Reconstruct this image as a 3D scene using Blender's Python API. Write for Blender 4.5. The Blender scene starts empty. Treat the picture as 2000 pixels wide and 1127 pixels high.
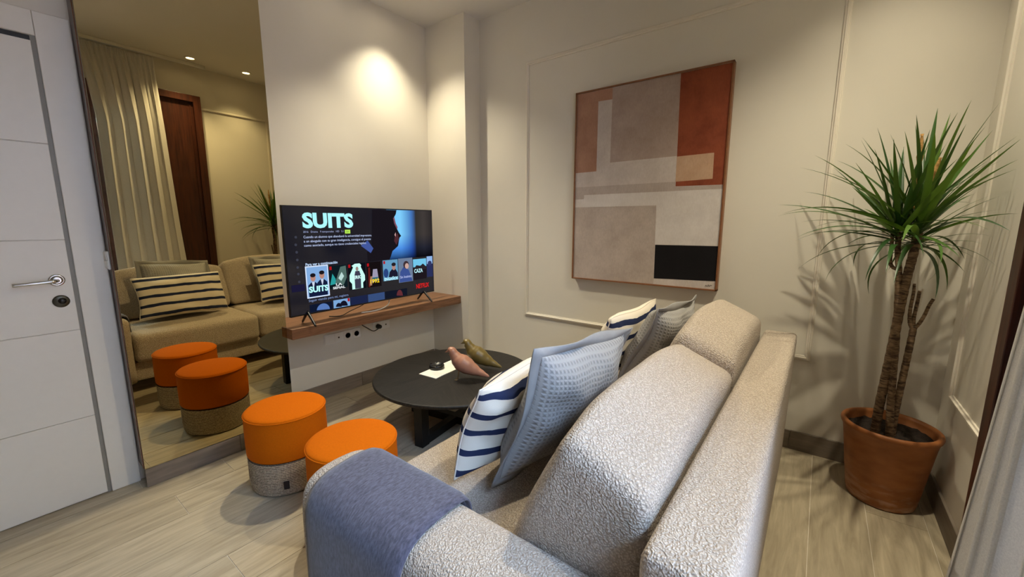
import bpy, bmesh, math, random
from mathutils import Vector, Matrix, noise
random.seed(7)
PI = math.pi
scene = bpy.context.scene
COL = scene.collection

# ------------------------------------------------------------------ camera
cam_d = bpy.data.cameras.new('camera'); cam = bpy.data.objects.new('camera', cam_d); COL.objects.link(cam)
cam.location = (0, 0, 1.30)
cam.rotation_euler = (PI/2 - math.atan(128/798), 0, math.radians(37.05))
cam_d.sensor_fit = 'HORIZONTAL'; cam_d.sensor_width = 36; cam_d.lens = 36*798/2000
cam_d.clip_start = 0.02; cam_d.clip_end = 200
scene.camera = cam

# ------------------------------------------------------------------ world, exposure
world = bpy.data.worlds.new('daylight'); scene.world = world; world.use_nodes = True
wn = world.node_tree.nodes
wn['Background'].inputs[0].default_value = (0.44, 0.64, 1.0, 1)
wn['Background'].inputs[1].default_value = 48.0
vs = scene.view_settings
vs.view_transform = 'Standard'; vs.look = 'None'; vs.gamma = 1.0; vs.use_curve_mapping = False
vs.exposure = 0.13

CEIL = 2.935; XA = -2.87; XD = -2.68; YB = 2.748; XC = 0.533
WARM = (1.0, 0.895, 0.66)
# recessed downlights: (x, y, watts, cone in degrees, tilt as a direction offset, label)
SPOTS = [(-2.58, 1.66, 146, 90, (.34, -.10), 'downlight in the ceiling above the television, nearer the mirror'),
         (-2.62, 2.10, 92, 100, (.10, .02), 'downlight in the ceiling above the television, nearer the corner column'),
         (0.235, 1.73, 118, 116, (-.25, -.10), 'downlight in the ceiling by the curtained window, next to the curtain'),
         (0.225, 2.25, 56, 100, (-.05, -.06), 'downlight in the ceiling above the potted plant')]

# window portal: guides daylight sampling through the balcony opening
pl = bpy.data.lights.new('window_portal', 'AREA'); pl.shape = 'RECTANGLE'; pl.size = 2.6; pl.size_y = 1.85
pl.cycles.is_portal = True
po = bpy.data.objects.new('window_portal', pl); COL.objects.link(po)
po.location = (XC + 0.17, 0.675, 1.3); po.rotation_euler = (0, PI/2, 0)

# ------------------------------------------------------------------ helpers
def lin(r, g, b):
    f = lambda c: (c/255/12.92) if c/255 <= 0.04045 else ((c/255 + 0.055)/1.055)**2.4
    return (f(r), f(g), f(b), 1)
OFF = {}
def link(o, parent=None):
    COL.objects.link(o)
    if parent is not None: o.parent = parent
    return o
def tag(o, label=None, cat=None, group=None, kind=None):
    if label: o['label'] = label
    if cat: o['category'] = cat
    if group: o['group'] = group
    if kind: o['kind'] = kind
    return o
def thing(name, label, cat, loc=(0, 0, 0), group=None, kind=None):
    o = bpy.data.objects.new(name, None); o.empty_display_size = .05
    o.location = loc; link(o); OFF[o.name] = Vector(loc)
    return tag(o, label, cat, group, kind)
def obj(name, verts, faces, mat, parent=None, smooth=False, uvs=None):
    off = OFF[parent.name] if parent is not None else Vector((0, 0, 0))
    me = bpy.data.meshes.new(name)
    me.from_pydata([tuple(Vector(v) - off) for v in verts], [], faces)
    me.update()
    bm = bmesh.new(); bm.from_mesh(me); bmesh.ops.recalc_face_normals(bm, faces=bm.faces); bm.to_mesh(me); bm.free()
    if uvs is not None:
        l = me.uv_layers.new(name='UVMap')
        for lp in me.loops: l.data[lp.index].uv = uvs[lp.vertex_index]
    if mat is not None: me.materials.append(mat)
    if smooth:
        for p in me.polygons: p.use_smooth = True
    o = bpy.data.objects.new(name, me); link(o, parent); OFF[o.name] = off.copy()
    return o
def from_bm(name, bm, mat, parent=None, smooth=False):
    off = OFF[parent.name] if parent is not None else Vector((0, 0, 0))
    for v in bm.verts: v.co -= off
    bmesh.ops.recalc_face_normals(bm, faces=bm.faces)
    me = bpy.data.meshes.new(name); bm.to_mesh(me); bm.free()
    me.materials.append(mat)
    if smooth:
        for p in me.polygons: p.use_smooth = True
    o = bpy.data.objects.new(name, me); link(o, parent); OFF[o.name] = off.copy()
    return o
def box(name, x0, x1, y0, y1, z0, z1, mat, parent=None, bev=0.0, seg=2):
    bm = bmesh.new()
    bmesh.ops.create_cube(bm, size=1)
    for v in bm.verts: v.co = Vector(((x0+x1)/2 + v.co.x*(x1-x0), (y0+y1)/2 + v.co.y*(y1-y0), (z0+z1)/2 + v.co.z*(z1-z0)))
    if bev > 0: bmesh.ops.bevel(bm, geom=bm.edges[:], offset=bev, segments=seg, affect='EDGES', profile=.5)
    return from_bm(name, bm, mat, parent, smooth=False)
def prism(name, outline, axis, a0, a1, mat, parent=None):
    """outline: 2-D points in the two other axes (in x,y,z order), extruded along axis"""
    n = len(outline)
    def P(p, a):
        return {'x': (a, p[0], p[1]), 'y': (p[0], a, p[1]), 'z': (p[0], p[1], a)}[axis]
    v = [P(p, a0) for p in outline] + [P(p, a1) for p in outline]
    f = [tuple(range(n)), tuple(range(n, 2*n))] + [(i, (i+1) % n, n+(i+1) % n, n+i) for i in range(n)]
    return obj(name, v, f, mat, parent)
def lathe(name, prof, c, mat, parent=None, seg=48, smooth=True, cap=True):
    v, f = [], []
    for r, z in prof:
        for k in range(seg):
            a = 2*PI*k/seg; v.append((c[0]+r*math.cos(a), c[1]+r*math.sin(a), c[2]+z))
    for i in range(len(prof)-1):
        for k in range(seg):
            f.append((i*seg+k, i*seg+(k+1) % seg, (i+1)*seg+(k+1) % seg, (i+1)*seg+k))
    if cap:
        if prof[0][0] > 1e-4: f.append(tuple(range(seg)))
        if prof[-1][0] > 1e-4: f.append(tuple(range((len(prof)-1)*seg, len(prof)*seg)))
    return obj(name, v, f, mat, parent, smooth)
def tube(name, pts, rad, mat, parent=None, seg=10, smooth=True):
    pts = [Vector(p) for p in pts]; n = len(pts)
    if not hasattr(rad, '__len__'): rad = [rad]*n
    v, f = [], []
    up = Vector((0, 0, 1)); prev = None
    for i, p in enumerate(pts):
        t = (pts[min(i+1, n-1)] - pts[max(i-1, 0)]).normalized()
        if prev is None:
            a = t.cross(up)
            if a.length < .1: a = t.cross(Vector((1, 0, 0)))
            a.normalize()
        else:
            a = prev - t*prev.dot(t); a.normalize()
        prev = a; b = t.cross(a)
        for k in range(seg):
            an = 2*PI*k/seg; v.append(p + (a*math.cos(an) + b*math.sin(an))*rad[i])
    for i in range(n-1):
        for k in range(seg):
            f.append((i*seg+k, i*seg+(k+1) % seg, (i+1)*seg+(k+1) % seg, (i+1)*seg+k))
    f += [tuple(range(seg)), tuple(range((n-1)*seg, n*seg))]
    return obj(name, v, f, mat, parent, smooth)
def smooth_path(pts, sub=6):
    pts = [Vector(p) for p in pts]; out = []
    for i in range(len(pts)-1):
        p0 = pts[max(i-1, 0)]; p1 = pts[i]; p2 = pts[i+1]; p3 = pts[min(i+2, len(pts)-1)]
        for k in range(sub):
            t = k/sub
            out.append(.5*((2*p1) + (p2-p0)*t + (2*p0-5*p1+4*p2-p3)*t*t + (3*p1-p0-3*p2+p3)*t**3))
    out.append(pts[-1]); return out
def soft_box(name, hx, hy, hz, R, fn, mat, parent=None, n=24):
    """rounded cuboid of half sizes hx,hy,hz, edge radius R, each surface point placed by fn(local Vector)->world"""
    idx, v, f = {}, [], []
    def warp(s): return math.copysign(1-(1-abs(s))**1.6, s)
    def add(p):
        k = tuple(round(c, 5) for c in p)
        if k not in idx:
            q = Vector((warp(p[0])*hx, warp(p[1])*hy, warp(p[2])*hz))
            r = Vector(R) if hasattr(R, '__len__') else Vector((R, R, R))
            inn = Vector((max(-(hx-r.x), min(hx-r.x, q.x)), max(-(hy-r.y), min(hy-r.y, q.y)), max(-(hz-r.z), min(hz-r.z, q.z))))
            d = Vector(((q.x-inn.x)/r.x, (q.y-inn.y)/r.y, (q.z-inn.z)/r.z))
            if d.length > 1e-6:
                m = max(abs(d.x), abs(d.y), abs(d.z)); d = d.normalized()*m
            q = inn + Vector((d.x*r.x, d.y*r.y, d.z*r.z))
            idx[k] = len(v); v.append(fn(q))
        return idx[k]
    for ax in range(3):
        for s in (-1, 1):
            for i in range(n):
                for j in range(n):
                    q = []
                    for (a, b) in ((i, j), (i+1, j), (i+1, j+1), (i, j+1)):
                        p = [0, 0, 0]; p[ax] = s; p[(ax+1) % 3] = -1+2*a/n; p[(ax+2) % 3] = -1+2*b/n
                        q.append(add(p))
                    f.append(tuple(q))
    return obj(name, v, f, mat, parent, True)
def copy_tree(o, parent=None):
    c = o.copy(); COL.objects.link(c); c.parent = parent
    for ch in list(o.children): copy_tree(ch, c)
    return c

# ------------------------------------------------------------------ materials
def new_mat(name):
    m = bpy.data.materials.new(name); m.use_nodes = True
    return m, m.node_tree.nodes, m.node_tree.links, m.node_tree.nodes['Principled BSDF']
def node(ns, t, **kw):
    n = ns.new(t)
    for k, v in kw.items(): setattr(n, k, v)
    return n
def ramp(ns, stops):
    n = ns.new('ShaderNodeValToRGB'); e = n.color_ramp.elements
    while len(e) < len(stops): e.new(.5)
    for el, (p, c) in zip(e, stops): el.position = p; el.color = c
    return n
def mat_basic(name, c, rough=.5, metal=0, spec=.5, var=0.06, scale=30, bump=0, bscale=200, stretch=(1, 1, 1), sheen=0, bdist=.002):
    m, ns, ls, bs = new_mat(name)
    tc = node(ns, 'ShaderNodeTexCoord'); mp = node(ns, 'ShaderNodeMapping'); mp.inputs['Scale'].default_value = stretch
    ls.new(tc.outputs['Object'], mp.inputs[0])
    nz = node(ns, 'ShaderNodeTexNoise'); nz.inputs['Scale'].default_value = scale; nz.inputs['Detail'].default_value = 5
    ls.new(mp.outputs[0], nz.inputs['Vector'])
    lo = tuple(max(0, x*(1-var)) for x in c[:3])+(1,); hi = tuple(min(1, x*(1+var)) for x in c[:3])+(1,)
    r = ramp(ns, [(.3, lo), (.7, hi)]); ls.new(nz.outputs[0], r.inputs[0]); ls.new(r.outputs[0], bs.inputs['Base Color'])
    bs.inputs['Roughness'].default_value = rough; bs.inputs['Metallic'].default_value = metal
    bs.inputs['Specular IOR Level'].default_value = spec
    if sheen: bs.inputs['Sheen Weight'].default_value = sheen; bs.inputs['Sheen Roughness'].default_value = .5
    if bump:
        n2 = node(ns, 'ShaderNodeTexNoise'); n2.inputs['Scale'].default_value = bscale; n2.inputs['Detail'].default_value = 3
        ls.new(mp.outputs[0], n2.inputs['Vector'])
        b = node(ns, 'ShaderNodeBump'); b.inputs['Strength'].default_value = bump; b.inputs['Distance'].default_value = bdist
        ls.new(n2.outputs[0], b.inputs['Height']); ls.new(b.outputs[0], bs.inputs['Normal'])
    return m
def mat_wood(name, c1, c2, axis='y', rough=.5, scale=6, bump=.15, rnd=.0, stretch=14, spec=.4):
    m, ns, ls, bs = new_mat(name)
    tc = node(ns, 'ShaderNodeTexCoord'); mp = node(ns, 'ShaderNodeMapping')
    s = [stretch, stretch, stretch]; s['xyz'.index(axis)] = 1; mp.inputs['Scale'].default_value = s
    oi = node(ns, 'ShaderNodeObjectInfo')
    mul = node(ns, 'ShaderNodeMath', operation='MULTIPLY'); mul.inputs[1].default_value = 37.0
    ls.new(oi.outputs['Random'], mul.inputs[0])
    add = node(ns, 'ShaderNodeVectorMath', operation='ADD')
    ls.new(tc.outputs['Object'], add.inputs[0]); ls.new(mul.outputs[0], add.inputs[1]); ls.new(add.outputs[0], mp.inputs[0])
    nz = node(ns, 'ShaderNodeTexNoise'); nz.inputs['Scale'].default_value = scale; nz.inputs['Detail'].default_value = 8
    nz.inputs['Roughness'].default_value = .62; nz.inputs['Distortion'].default_value = .6
    ls.new(mp.outputs[0], nz.inputs['Vector'])
    r = ramp(ns, [(.32, c1), (.68, c2)]); ls.new(nz.outputs[0], r.inputs[0])
    hs = node(ns, 'ShaderNodeHueSaturation')
    mr = node(ns, 'ShaderNodeMapRange'); mr.inputs[3].default_value = 1-rnd; mr.inputs[4].default_value = 1+rnd
    ls.new(oi.outputs['Random'], mr.inputs[0]); ls.new(mr.outputs[0], hs.inputs['Value'])
    ls.new(r.outputs[0], hs.inputs['Color']); ls.new(hs.outputs[0], bs.inputs['Base Color'])
    bs.inputs['Roughness'].default_value = rough; bs.inputs['Specular IOR Level'].default_value = spec
    b = node(ns, 'ShaderNodeBump'); b.inputs['Strength'].default_value = bump; b.inputs['Distance'].default_value = .002
    ls.new(nz.outputs[0], b.inputs['Height']); ls.new(b.outputs[0], bs.inputs['Normal'])
    return m
def mat_emit(name, c, s=1.0):
    m = bpy.data.materials.new(name); m.use_nodes = True; ns = m.node_tree.nodes; ns.clear()
    e = ns.new('ShaderNodeEmission'); e.inputs[0].default_value = c; e.inputs[1].default_value = s
    o = ns.new('ShaderNodeOutputMaterial'); m.node_tree.links.new(e.outputs[0], o.inputs[0])
    return m

M_wall = mat_basic('wall_paint', lin(221, 215, 202), .6, var=.015, scale=4, bump=.04, bscale=350)
M_ceil = mat_basic('ceiling_paint', lin(222, 218, 212), .7, var=.01, scale=3)
M_trim = mat_basic('moulding_paint', lin(228, 220, 206), .5, var=.01)
M_plank = mat_wood('plank_floor', lin(158, 145, 122), lin(192, 179, 154), 'y', .42, 3.2, .12, .06, 11)
M_grout = mat_basic('grout', lin(214, 205, 188), .8)
M_base = mat_wood('baseboard_tile', lin(112, 101, 90), lin(136, 124, 111), 'y', .5, 3, .1, .06, 10)
M_basex = mat_wood('baseboard_tile_far', lin(112, 101, 90), lin(136, 124, 111), 'x', .5, 3, .1, .06, 10)
M_door = mat_basic('door_lacquer', lin(232, 228, 219), .35, var=.01)
M_gasket = mat_basic('grey_jamb', lin(136, 134, 128), .45, var=.04)
M_chrome = mat_basic('brushed_steel', lin(205, 203, 198), .22, 1, var=.03)
M_bronze = mat_basic('dark_lock', lin(84, 80, 70), .35, .8, var=.05)
M_black = mat_basic('black_plastic', lin(18, 18, 20), .35, var=.1)
M_white = mat_basic('white_plastic', lin(232, 230, 224), .4, var=.01)
M_medge = mat_basic('mirror_edge', lin(92, 80, 70), .35, var=.08, stretch=(30, 30, 1))
M_walnut = mat_wood('walnut_shelf', lin(98, 66, 44), lin(148, 106, 76), 'y', .42, 5, .12, 0, 16)
M_dkwood = mat_wood('mahogany', lin(44, 18, 10), lin(82, 38, 20), 'z', .4, 4, .1, 0, 16)
M_oak = mat_basic('frame_wood', lin(128, 82, 50), .45, var=.12, scale=40, stretch=(1, 1, 1))
M_terra = None

def mat_mirror():
    m = bpy.data.materials.new('bronze_mirror'); m.use_nodes = True; ns = m.node_tree.nodes; ls = m.node_tree.links; ns.clear()
    g = ns.new('ShaderNodeBsdfGlossy'); g.inputs['Roughness'].default_value = 0.0
    tc = ns.new('ShaderNodeTexCoord'); nz = ns.new('ShaderNodeTexNoise'); nz.inputs['Scale'].default_value = 3
    ls.new(tc.outputs['Object'], nz.inputs['Vector'])
    r = ramp(ns, [(.3, (.53, .45, .265, 1)), (.7, (.55, .465, .275, 1))]); ls.new(nz.outputs[0], r.inputs[0]); ls.new(r.outputs[0], g.inputs[0])
    o = ns.new('ShaderNodeOutputMaterial'); ls.new(g.outputs[0], o.inputs[0]); return m
M_mirror = mat_mirror()

def mat_boucle():
    m, ns, ls, bs = new_mat('boucle')
    tc = node(ns, 'ShaderNodeTexCoord')
    nz = node(ns, 'ShaderNodeTexNoise'); nz.inputs['Scale'].default_value = 60; nz.inputs['Detail'].default_value = 2
    ls.new(tc.outputs['Object'], nz.inputs['Vector'])
    mixv = node(ns, 'ShaderNodeVectorMath', operation='MULTIPLY_ADD'); mixv.inputs[1].default_value = (.012,)*3
    ls.new(nz.outputs['Color'], mixv.inputs[0]); ls.new(tc.outputs['Object'], mixv.inputs[2])
    vo = node(ns, 'ShaderNodeTexVoronoi'); vo.inputs['Scale'].default_value = 210; vo.feature = 'SMOOTH_F1'; vo.inputs['Smoothness'].default_value = .4
    ls.new(mixv.outputs[0], vo.inputs['Vector'])
    r = ramp(ns, [(.05, lin(226, 213, 197)), (.6, lin(178, 163, 147))]); ls.new(vo.outputs['Distance'], r.inputs[0])
    ls.new(r.outputs[0], bs.inputs['Base Color'])
    bs.inputs['Roughness'].default_value = .9; bs.inputs['Specular IOR Level'].default_value = .15
    bs.inputs['Sheen Weight'].default_value = .15
    b = node(ns, 'ShaderNodeBump', invert=True); b.inputs['Strength'].default_value = .9; b.inputs['Distance'].default_value = .005
    ls.new(vo.outputs['Distance'], b.inputs['Height']); ls.new(b.outputs[0], bs.inputs['Normal'])
    return m
M_boucle = mat_boucle()
M_felt = mat_basic('orange_felt', lin(202, 101, 5), .9, spec=.1, var=.05, scale=140, bump=.25, bscale=500)
M_band = mat_basic('dark_band', lin(38, 30, 30), .7)
def mat_rope():
    m, ns, ls, bs = new_mat('woven_cord')
    tc = node(ns, 'ShaderNodeTexCoord')
    sp = node(ns, 'ShaderNodeSeparateXYZ'); ls.new(tc.outputs['Object'], sp.inputs[0])
    s = node(ns, 'ShaderNodeMath', operation='MULTIPLY'); s.inputs[1].default_value = 2*PI/.0085; ls.new(sp.outputs[2], s.inputs[0])
    sn = node(ns, 'ShaderNodeMath', operation='SINE'); ls.new(s.outputs[0], sn.inputs[0])
    nz = node(ns, 'ShaderNodeTexNoise'); nz.inputs['Scale'].default_value = 160; ls.new(tc.outputs['Object'], nz.inputs['Vector'])
    ad = node(ns, 'ShaderNodeMath', operation='MULTIPLY_ADD'); ad.inputs[1].default_value = .35; ls.new(sn.outputs[0], ad.inputs[0]); ls.new(nz.outputs[0], ad.inputs[2])
    r = ramp(ns, [(.15, lin(100, 84, 70)), (.75, lin(222, 206, 182))]); ls.new(ad.outputs[0], r.inputs[0]); ls.new(r.outputs[0], bs.inputs['Base Color'])
    bs.inputs['Roughness'].default_value = .9; return m
M_rope = mat_rope()
def mat_table():
    m, ns, ls, bs = new_mat('black_stained_veneer')
    tc = node(ns, 'ShaderNodeTexCoord'); sp = node(ns, 'ShaderNodeSeparateXYZ'); ls.new(tc.outputs['Object'], sp.inputs[0])
    at = node(ns, 'ShaderNodeMath', operation='ARCTAN2'); ls.new(sp.outputs[1], at.inputs[0]); ls.new(sp.outputs[0], at.inputs[1])
    dv = node(ns, 'ShaderNodeMath', operation='DIVIDE'); dv.inputs[1].default_value = PI/3; ls.new(at.outputs[0], dv.inputs[0])
    fl = node(ns, 'ShaderNodeMath', operation='FLOOR'); ls.new(dv.outputs[0], fl.inputs[0])
    an = node(ns, 'ShaderNodeMath', operation='MULTIPLY_ADD'); an.inputs[1].default_value = -PI/3; an.inputs[2].default_value = -PI/6; ls.new(fl.outputs[0], an.inputs[0])
    vr = node(ns, 'ShaderNodeVectorRotate'); vr.rotation_type = 'Z_AXIS'; ls.new(tc.outputs['Object'], vr.inputs['Vector']); ls.new(an.outputs[0], vr.inputs['Angle'])
    mp = node(ns, 'ShaderNodeMapping'); mp.inputs['Scale'].default_value = (3, 40, 3); ls.new(vr.outputs[0], mp.inputs[0])
    nz = node(ns, 'ShaderNodeTexNoise'); nz.inputs['Scale'].default_value = 2.2; nz.inputs['Detail'].default_value = 7; nz.inputs['Distortion'].default_value = .8
    ls.new(mp.outputs[0], nz.inputs['Vector'])
    r = ramp(ns, [(.35, lin(13, 12, 11)), (.7, lin(38, 34, 31))]); ls.new(nz.outputs[0], r.inputs[0]); ls.new(r.outputs[0], bs.inputs['Base Color'])
    b = node(ns, 'ShaderNodeBump'); b.inputs['Strength'].default_value = .35; b.inputs['Distance'].default_value = .002
    ls.new(nz.outputs[0], b.inputs['Height']); ls.new(b.outputs[0], bs.inputs['Normal'])
    bs.inputs['Roughness'].default_value = .5; bs.inputs['Specular IOR Level'].default_value = .35
    return m
M_table = mat_table()
M_tleg = mat_basic('black_stained_wood', lin(24, 22, 21), .5, var=.15, spec=.3)
def mat_stripe():
    m, ns, ls, bs = new_mat('striped_linen')
    uv = node(ns, 'ShaderNodeUVMap'); sp = node(ns, 'ShaderNodeSeparateXYZ'); ls.new(uv.outputs[0], sp.inputs[0])
    nz = node(ns, 'ShaderNodeTexNoise'); nz.inputs['Scale'].default_value = 5; nz.inputs['Detail'].default_value = 2; ls.new(uv.outputs[0], nz.inputs['Vector'])
    a0 = node(ns, 'ShaderNodeMath', operation='MULTIPLY_ADD'); a0.inputs[1].default_value = .05; ls.new(nz.outputs[0], a0.inputs[0]); ls.new(sp.outputs[1], a0.inputs[2])
    a = node(ns, 'ShaderNodeMath', operation='MULTIPLY_ADD'); a.inputs[1].default_value = 1/.215; a.inputs[2].default_value = .5-.085/.215; ls.new(a0.outputs[0], a.inputs[0])
    fr = node(ns, 'ShaderNodeMath', operation='FRACT'); ls.new(a.outputs[0], fr.inputs[0])
    sb = node(ns, 'ShaderNodeMath', operation='SUBTRACT'); sb.inputs[1].default_value = .5; ls.new(fr.outputs[0], sb.inputs[0])
    ab = node(ns, 'ShaderNodeMath', operation='ABSOLUTE'); ls.new(sb.outputs[0], ab.inputs[0])
    lt = node(ns, 'ShaderNodeMath', operation='LESS_THAN'); lt.inputs[1].default_value = .16; ls.new(ab.outputs[0], lt.inputs[0])
    mx = node(ns, 'ShaderNodeMix', data_type='RGBA'); mx.inputs[6].default_value = lin(232, 222, 206); mx.inputs[7].default_value = lin(44, 52, 82)
    ls.new(lt.outputs[0], mx.inputs[0]); ls.new(mx.outputs[2], bs.inputs['Base Color'])
    n2 = node(ns, 'ShaderNodeTexNoise'); n2.inputs['Scale'].default_value = 260; ls.new(uv.outputs[0], n2.inputs['Vector'])
    b = node(ns, 'ShaderNodeBump'); b.inputs['Strength'].default_value = .25; b.inputs['Distance'].default_value = .002; ls.new(n2.outputs[0], b.inputs['Height']); ls.new(b.outputs[0], bs.inputs['Normal'])
    bs.inputs['Roughness'].default_value = .9; bs.inputs['Specular IOR Level'].default_value = .1
    return m
M_stripe = mat_stripe()
def mat_waffle():
    m, ns, ls, bs = new_mat('waffle_cotton')
    uv = node(ns, 'ShaderNodeUVMap'); mp = node(ns, 'ShaderNodeMapping'); mp.inputs['Scale'].default_value = (2*PI*32, 2*PI*28, 1); ls.new(uv.outputs[0], mp.inputs[0])
    sp = node(ns, 'ShaderNodeSeparateXYZ'); ls.new(mp.outputs[0], sp.inputs[0])
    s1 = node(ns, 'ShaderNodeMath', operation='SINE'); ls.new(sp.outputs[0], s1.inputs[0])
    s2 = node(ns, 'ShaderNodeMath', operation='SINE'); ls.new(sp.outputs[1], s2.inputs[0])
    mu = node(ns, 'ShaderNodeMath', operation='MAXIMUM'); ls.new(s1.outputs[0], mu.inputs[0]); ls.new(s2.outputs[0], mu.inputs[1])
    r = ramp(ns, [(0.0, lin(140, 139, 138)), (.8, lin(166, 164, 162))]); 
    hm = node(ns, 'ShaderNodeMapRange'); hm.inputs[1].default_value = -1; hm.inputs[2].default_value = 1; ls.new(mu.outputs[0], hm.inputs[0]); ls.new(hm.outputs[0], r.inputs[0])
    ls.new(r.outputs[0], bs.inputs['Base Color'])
    b = node(ns, 'ShaderNodeBump'); b.inputs['Strength'].default_value = .6; b.inputs['Distance'].default_value = .003; ls.new(hm.outputs[0], b.inputs['Height']); ls.new(b.outputs[0], bs.inputs['Normal'])
    bs.inputs['Roughness'].default_value = .95; bs.inputs['Specular IOR Level'].default_value = .1
    return m
M_waffle = mat_waffle()
M_flange = mat_basic('grey_cotton', lin(152, 150, 148), .95, var=.05, scale=20, bump=.2, bscale=400, spec=.1)
M_throw = mat_basic('wool_throw', lin(86, 84, 98), .95, var=.42, scale=90, bump=.5, bscale=320, spec=.08, sheen=.35, stretch=(2.2, .8, .8))
M_soil = mat_basic('soil', lin(40, 30, 24), .95, var=.7, scale=90, bump=.8, bscale=120, bdist=.006)
def mat_terra():
    m, ns, ls, bs = new_mat('terracotta')
    tc = node(ns, 'ShaderNodeTexCoord'); sp = node(ns, 'ShaderNodeSeparateXYZ'); ls.new(tc.outputs['Object'], sp.inputs[0])
    nz = node(ns, 'ShaderNodeTexNoise'); nz.inputs['Scale'].default_value = 9; nz.inputs['Detail'].default_value = 6
    mp = node(ns, 'ShaderNodeMapping'); mp.inputs['Scale'].default_value = (1, 1, 2.5); ls.new(tc.outputs['Object'], mp.inputs[0]); ls.new(mp.outputs[0], nz.inputs['Vector'])
    r = ramp(ns, [(.3, lin(140, 84, 44)), (.7, lin(168, 106, 60))]); ls.new(nz.outputs[0], r.inputs[0])
    mr = node(ns, 'ShaderNodeMapRange'); mr.inputs[1].default_value = .16; mr.inputs[2].default_value = 0.0; ls.new(sp.outputs[2], mr.inputs[0])
    n2 = node(ns, 'ShaderNodeTexNoise'); n2.inputs['Scale'].default_value = 14; n2.inputs['Detail'].default_value = 8; ls.new(mp.outputs[0], n2.inputs['Vector'])
    r2 = ramp(ns, [(.46, (0, 0, 0, 1)), (.72, (1, 1, 1, 1))]); ls.new(n2.outputs[0], r2.inputs[0])
    mu = node(ns, 'ShaderNodeMath', operation='MULTIPLY'); ls.new(mr.outputs[0], mu.inputs[0]); ls.new(r2.outputs[0], mu.inputs[1])
    mx = node(ns, 'ShaderNodeMix', data_type='RGBA'); mx.inputs[7].default_value = lin(206, 168, 140); ls.new(mu.outputs[0], mx.inputs[0]); ls.new(r.outputs[0], mx.inputs[6])
    ls.new(mx.outputs[2], bs.inputs['Base Color']); bs.inputs['Roughness'].default_value = .45; bs.inputs['Specular IOR Level'].default_value = .35
    return m
M_terra = mat_terra()
def mat_bark():
    m, ns, ls, bs = new_mat('cane_bark')
    tc = node(ns, 'ShaderNodeTexCoord'); mp = node(ns, 'ShaderNodeMapping'); mp.inputs['Scale'].default_value = (25, 25, 90); ls.new(tc.outputs['Object'], mp.inputs[0])
    nz = node(ns, 'ShaderNodeTexNoise'); nz.inputs['Scale'].default_value = 1.0; nz.inputs['Detail'].default_value = 4; nz.inputs['Distortion'].default_value = 1.2; ls.new(mp.outputs[0], nz.inputs['Vector'])
    r = ramp(ns, [(.38, lin(66, 48, 34)), (.62, lin(138, 112, 84))]); ls.new(nz.outputs[0], r.inputs[0]); ls.new(r.outputs[0], bs.inputs['Base Color'])
    b = node(ns, 'ShaderNodeBump'); b.inputs['Strength'].default_value = .7; b.inputs['Distance'].default_value = .004; ls.new(nz.outputs[0], b.inputs['Height']); ls.new(b.outputs[0], bs.inputs['Normal'])
    bs.inputs['Roughness'].default_value = .85; return m
M_bark = mat_bark()
def mat_leaf():
    m, ns, ls, bs = new_mat('dracaena_leaf')
    oi = node(ns, 'ShaderNodeObjectInfo')
    r = ramp(ns, [(0.0, lin(28, 58, 24)), (.6, lin(52, 88, 34)), (1.0, lin(92, 122, 46))]); ls.new(oi.outputs['Random'], r.inputs[0])
    uv = node(ns, 'ShaderNodeTexCoord'); mp = node(ns, 'ShaderNodeMapping'); mp.inputs['Scale'].default_value = (1, 60, 1); ls.new(uv.outputs['Object'], mp.inputs[0])
    nz = node(ns, 'ShaderNodeTexNoise'); nz.inputs['Scale'].default_value = 4; ls.new(mp.outputs[0], nz.inputs['Vector'])
    hs = node(ns, 'ShaderNodeHueSaturation'); mr = node(ns, 'ShaderNodeMapRange'); mr.inputs[3].default_value = .8; mr.inputs[4].default_value = 1.25; ls.new(nz.outputs[0], mr.inputs[0]); ls.new(mr.outputs[0], hs.inputs['Value']); ls.new(r.outputs[0], hs.inputs['Color'])
    ls.new(hs.outputs[0], bs.inputs['Base Color'])
    bs.inputs['Roughness'].default_value = .38; bs.inputs['Specular IOR Level'].default_value = .4
    tr = node(ns, 'ShaderNodeBsdfTranslucent'); tr.inputs[0].default_value = lin(90, 120, 30)
    mx = node(ns, 'ShaderNodeMixShader'); mx.inputs[0].default_value = .15; ls.new(bs.outputs[0], mx.inputs[1]); ls.new(tr.outputs[0], mx.inputs[2])
    ls.new(mx.outputs[0], ns['Material Output'].inputs[0]); return m
M_leaf = mat_leaf()
M_flower = mat_basic('dried_flower', lin(176, 134, 74), .8, var=.3, scale=120, bump=.8, bscale=260, bdist=.004)
def mat_curtain():
    m, ns, ls, bs = new_mat('curtain_cloth')
    tc = node(ns, 'ShaderNodeTexCoord'); nz = node(ns, 'ShaderNodeTexNoise'); nz.inputs['Scale'].default_value = 1; nz.inputs['Detail'].default_value = 3
    mp = node(ns, 'ShaderNodeMapping'); mp.inputs['Scale'].default_value = (300, 300, 300); ls.new(tc.outputs['Object'], mp.inputs[0]); ls.new(mp.outputs[0], nz.inputs['Vector'])
    r = ramp(ns, [(.3, lin(212, 209, 205)), (.7, lin(230, 227, 222))]); ls.new(nz.outputs[0], r.inputs[0]); ls.new(r.outputs[0], bs.inputs['Base Color'])
    bs.inputs['Roughness'].default_value = .95; bs.inputs['Specular IOR Level'].default_value = .1
    tr = node(ns, 'ShaderNodeBsdfTranslucent'); tr.inputs[0].default_value = lin(190, 186, 178)
    mx = node(ns, 'ShaderNodeMixShader'); mx.inputs[0].default_value = .06; ls.new(bs.outputs[0], mx.inputs[1]); ls.new(tr.outputs[0], mx.inputs[2])
    ls.new(mx.outputs[0], ns['Material Output'].inputs[0]); return m
M_curtain = mat_curtain()
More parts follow.
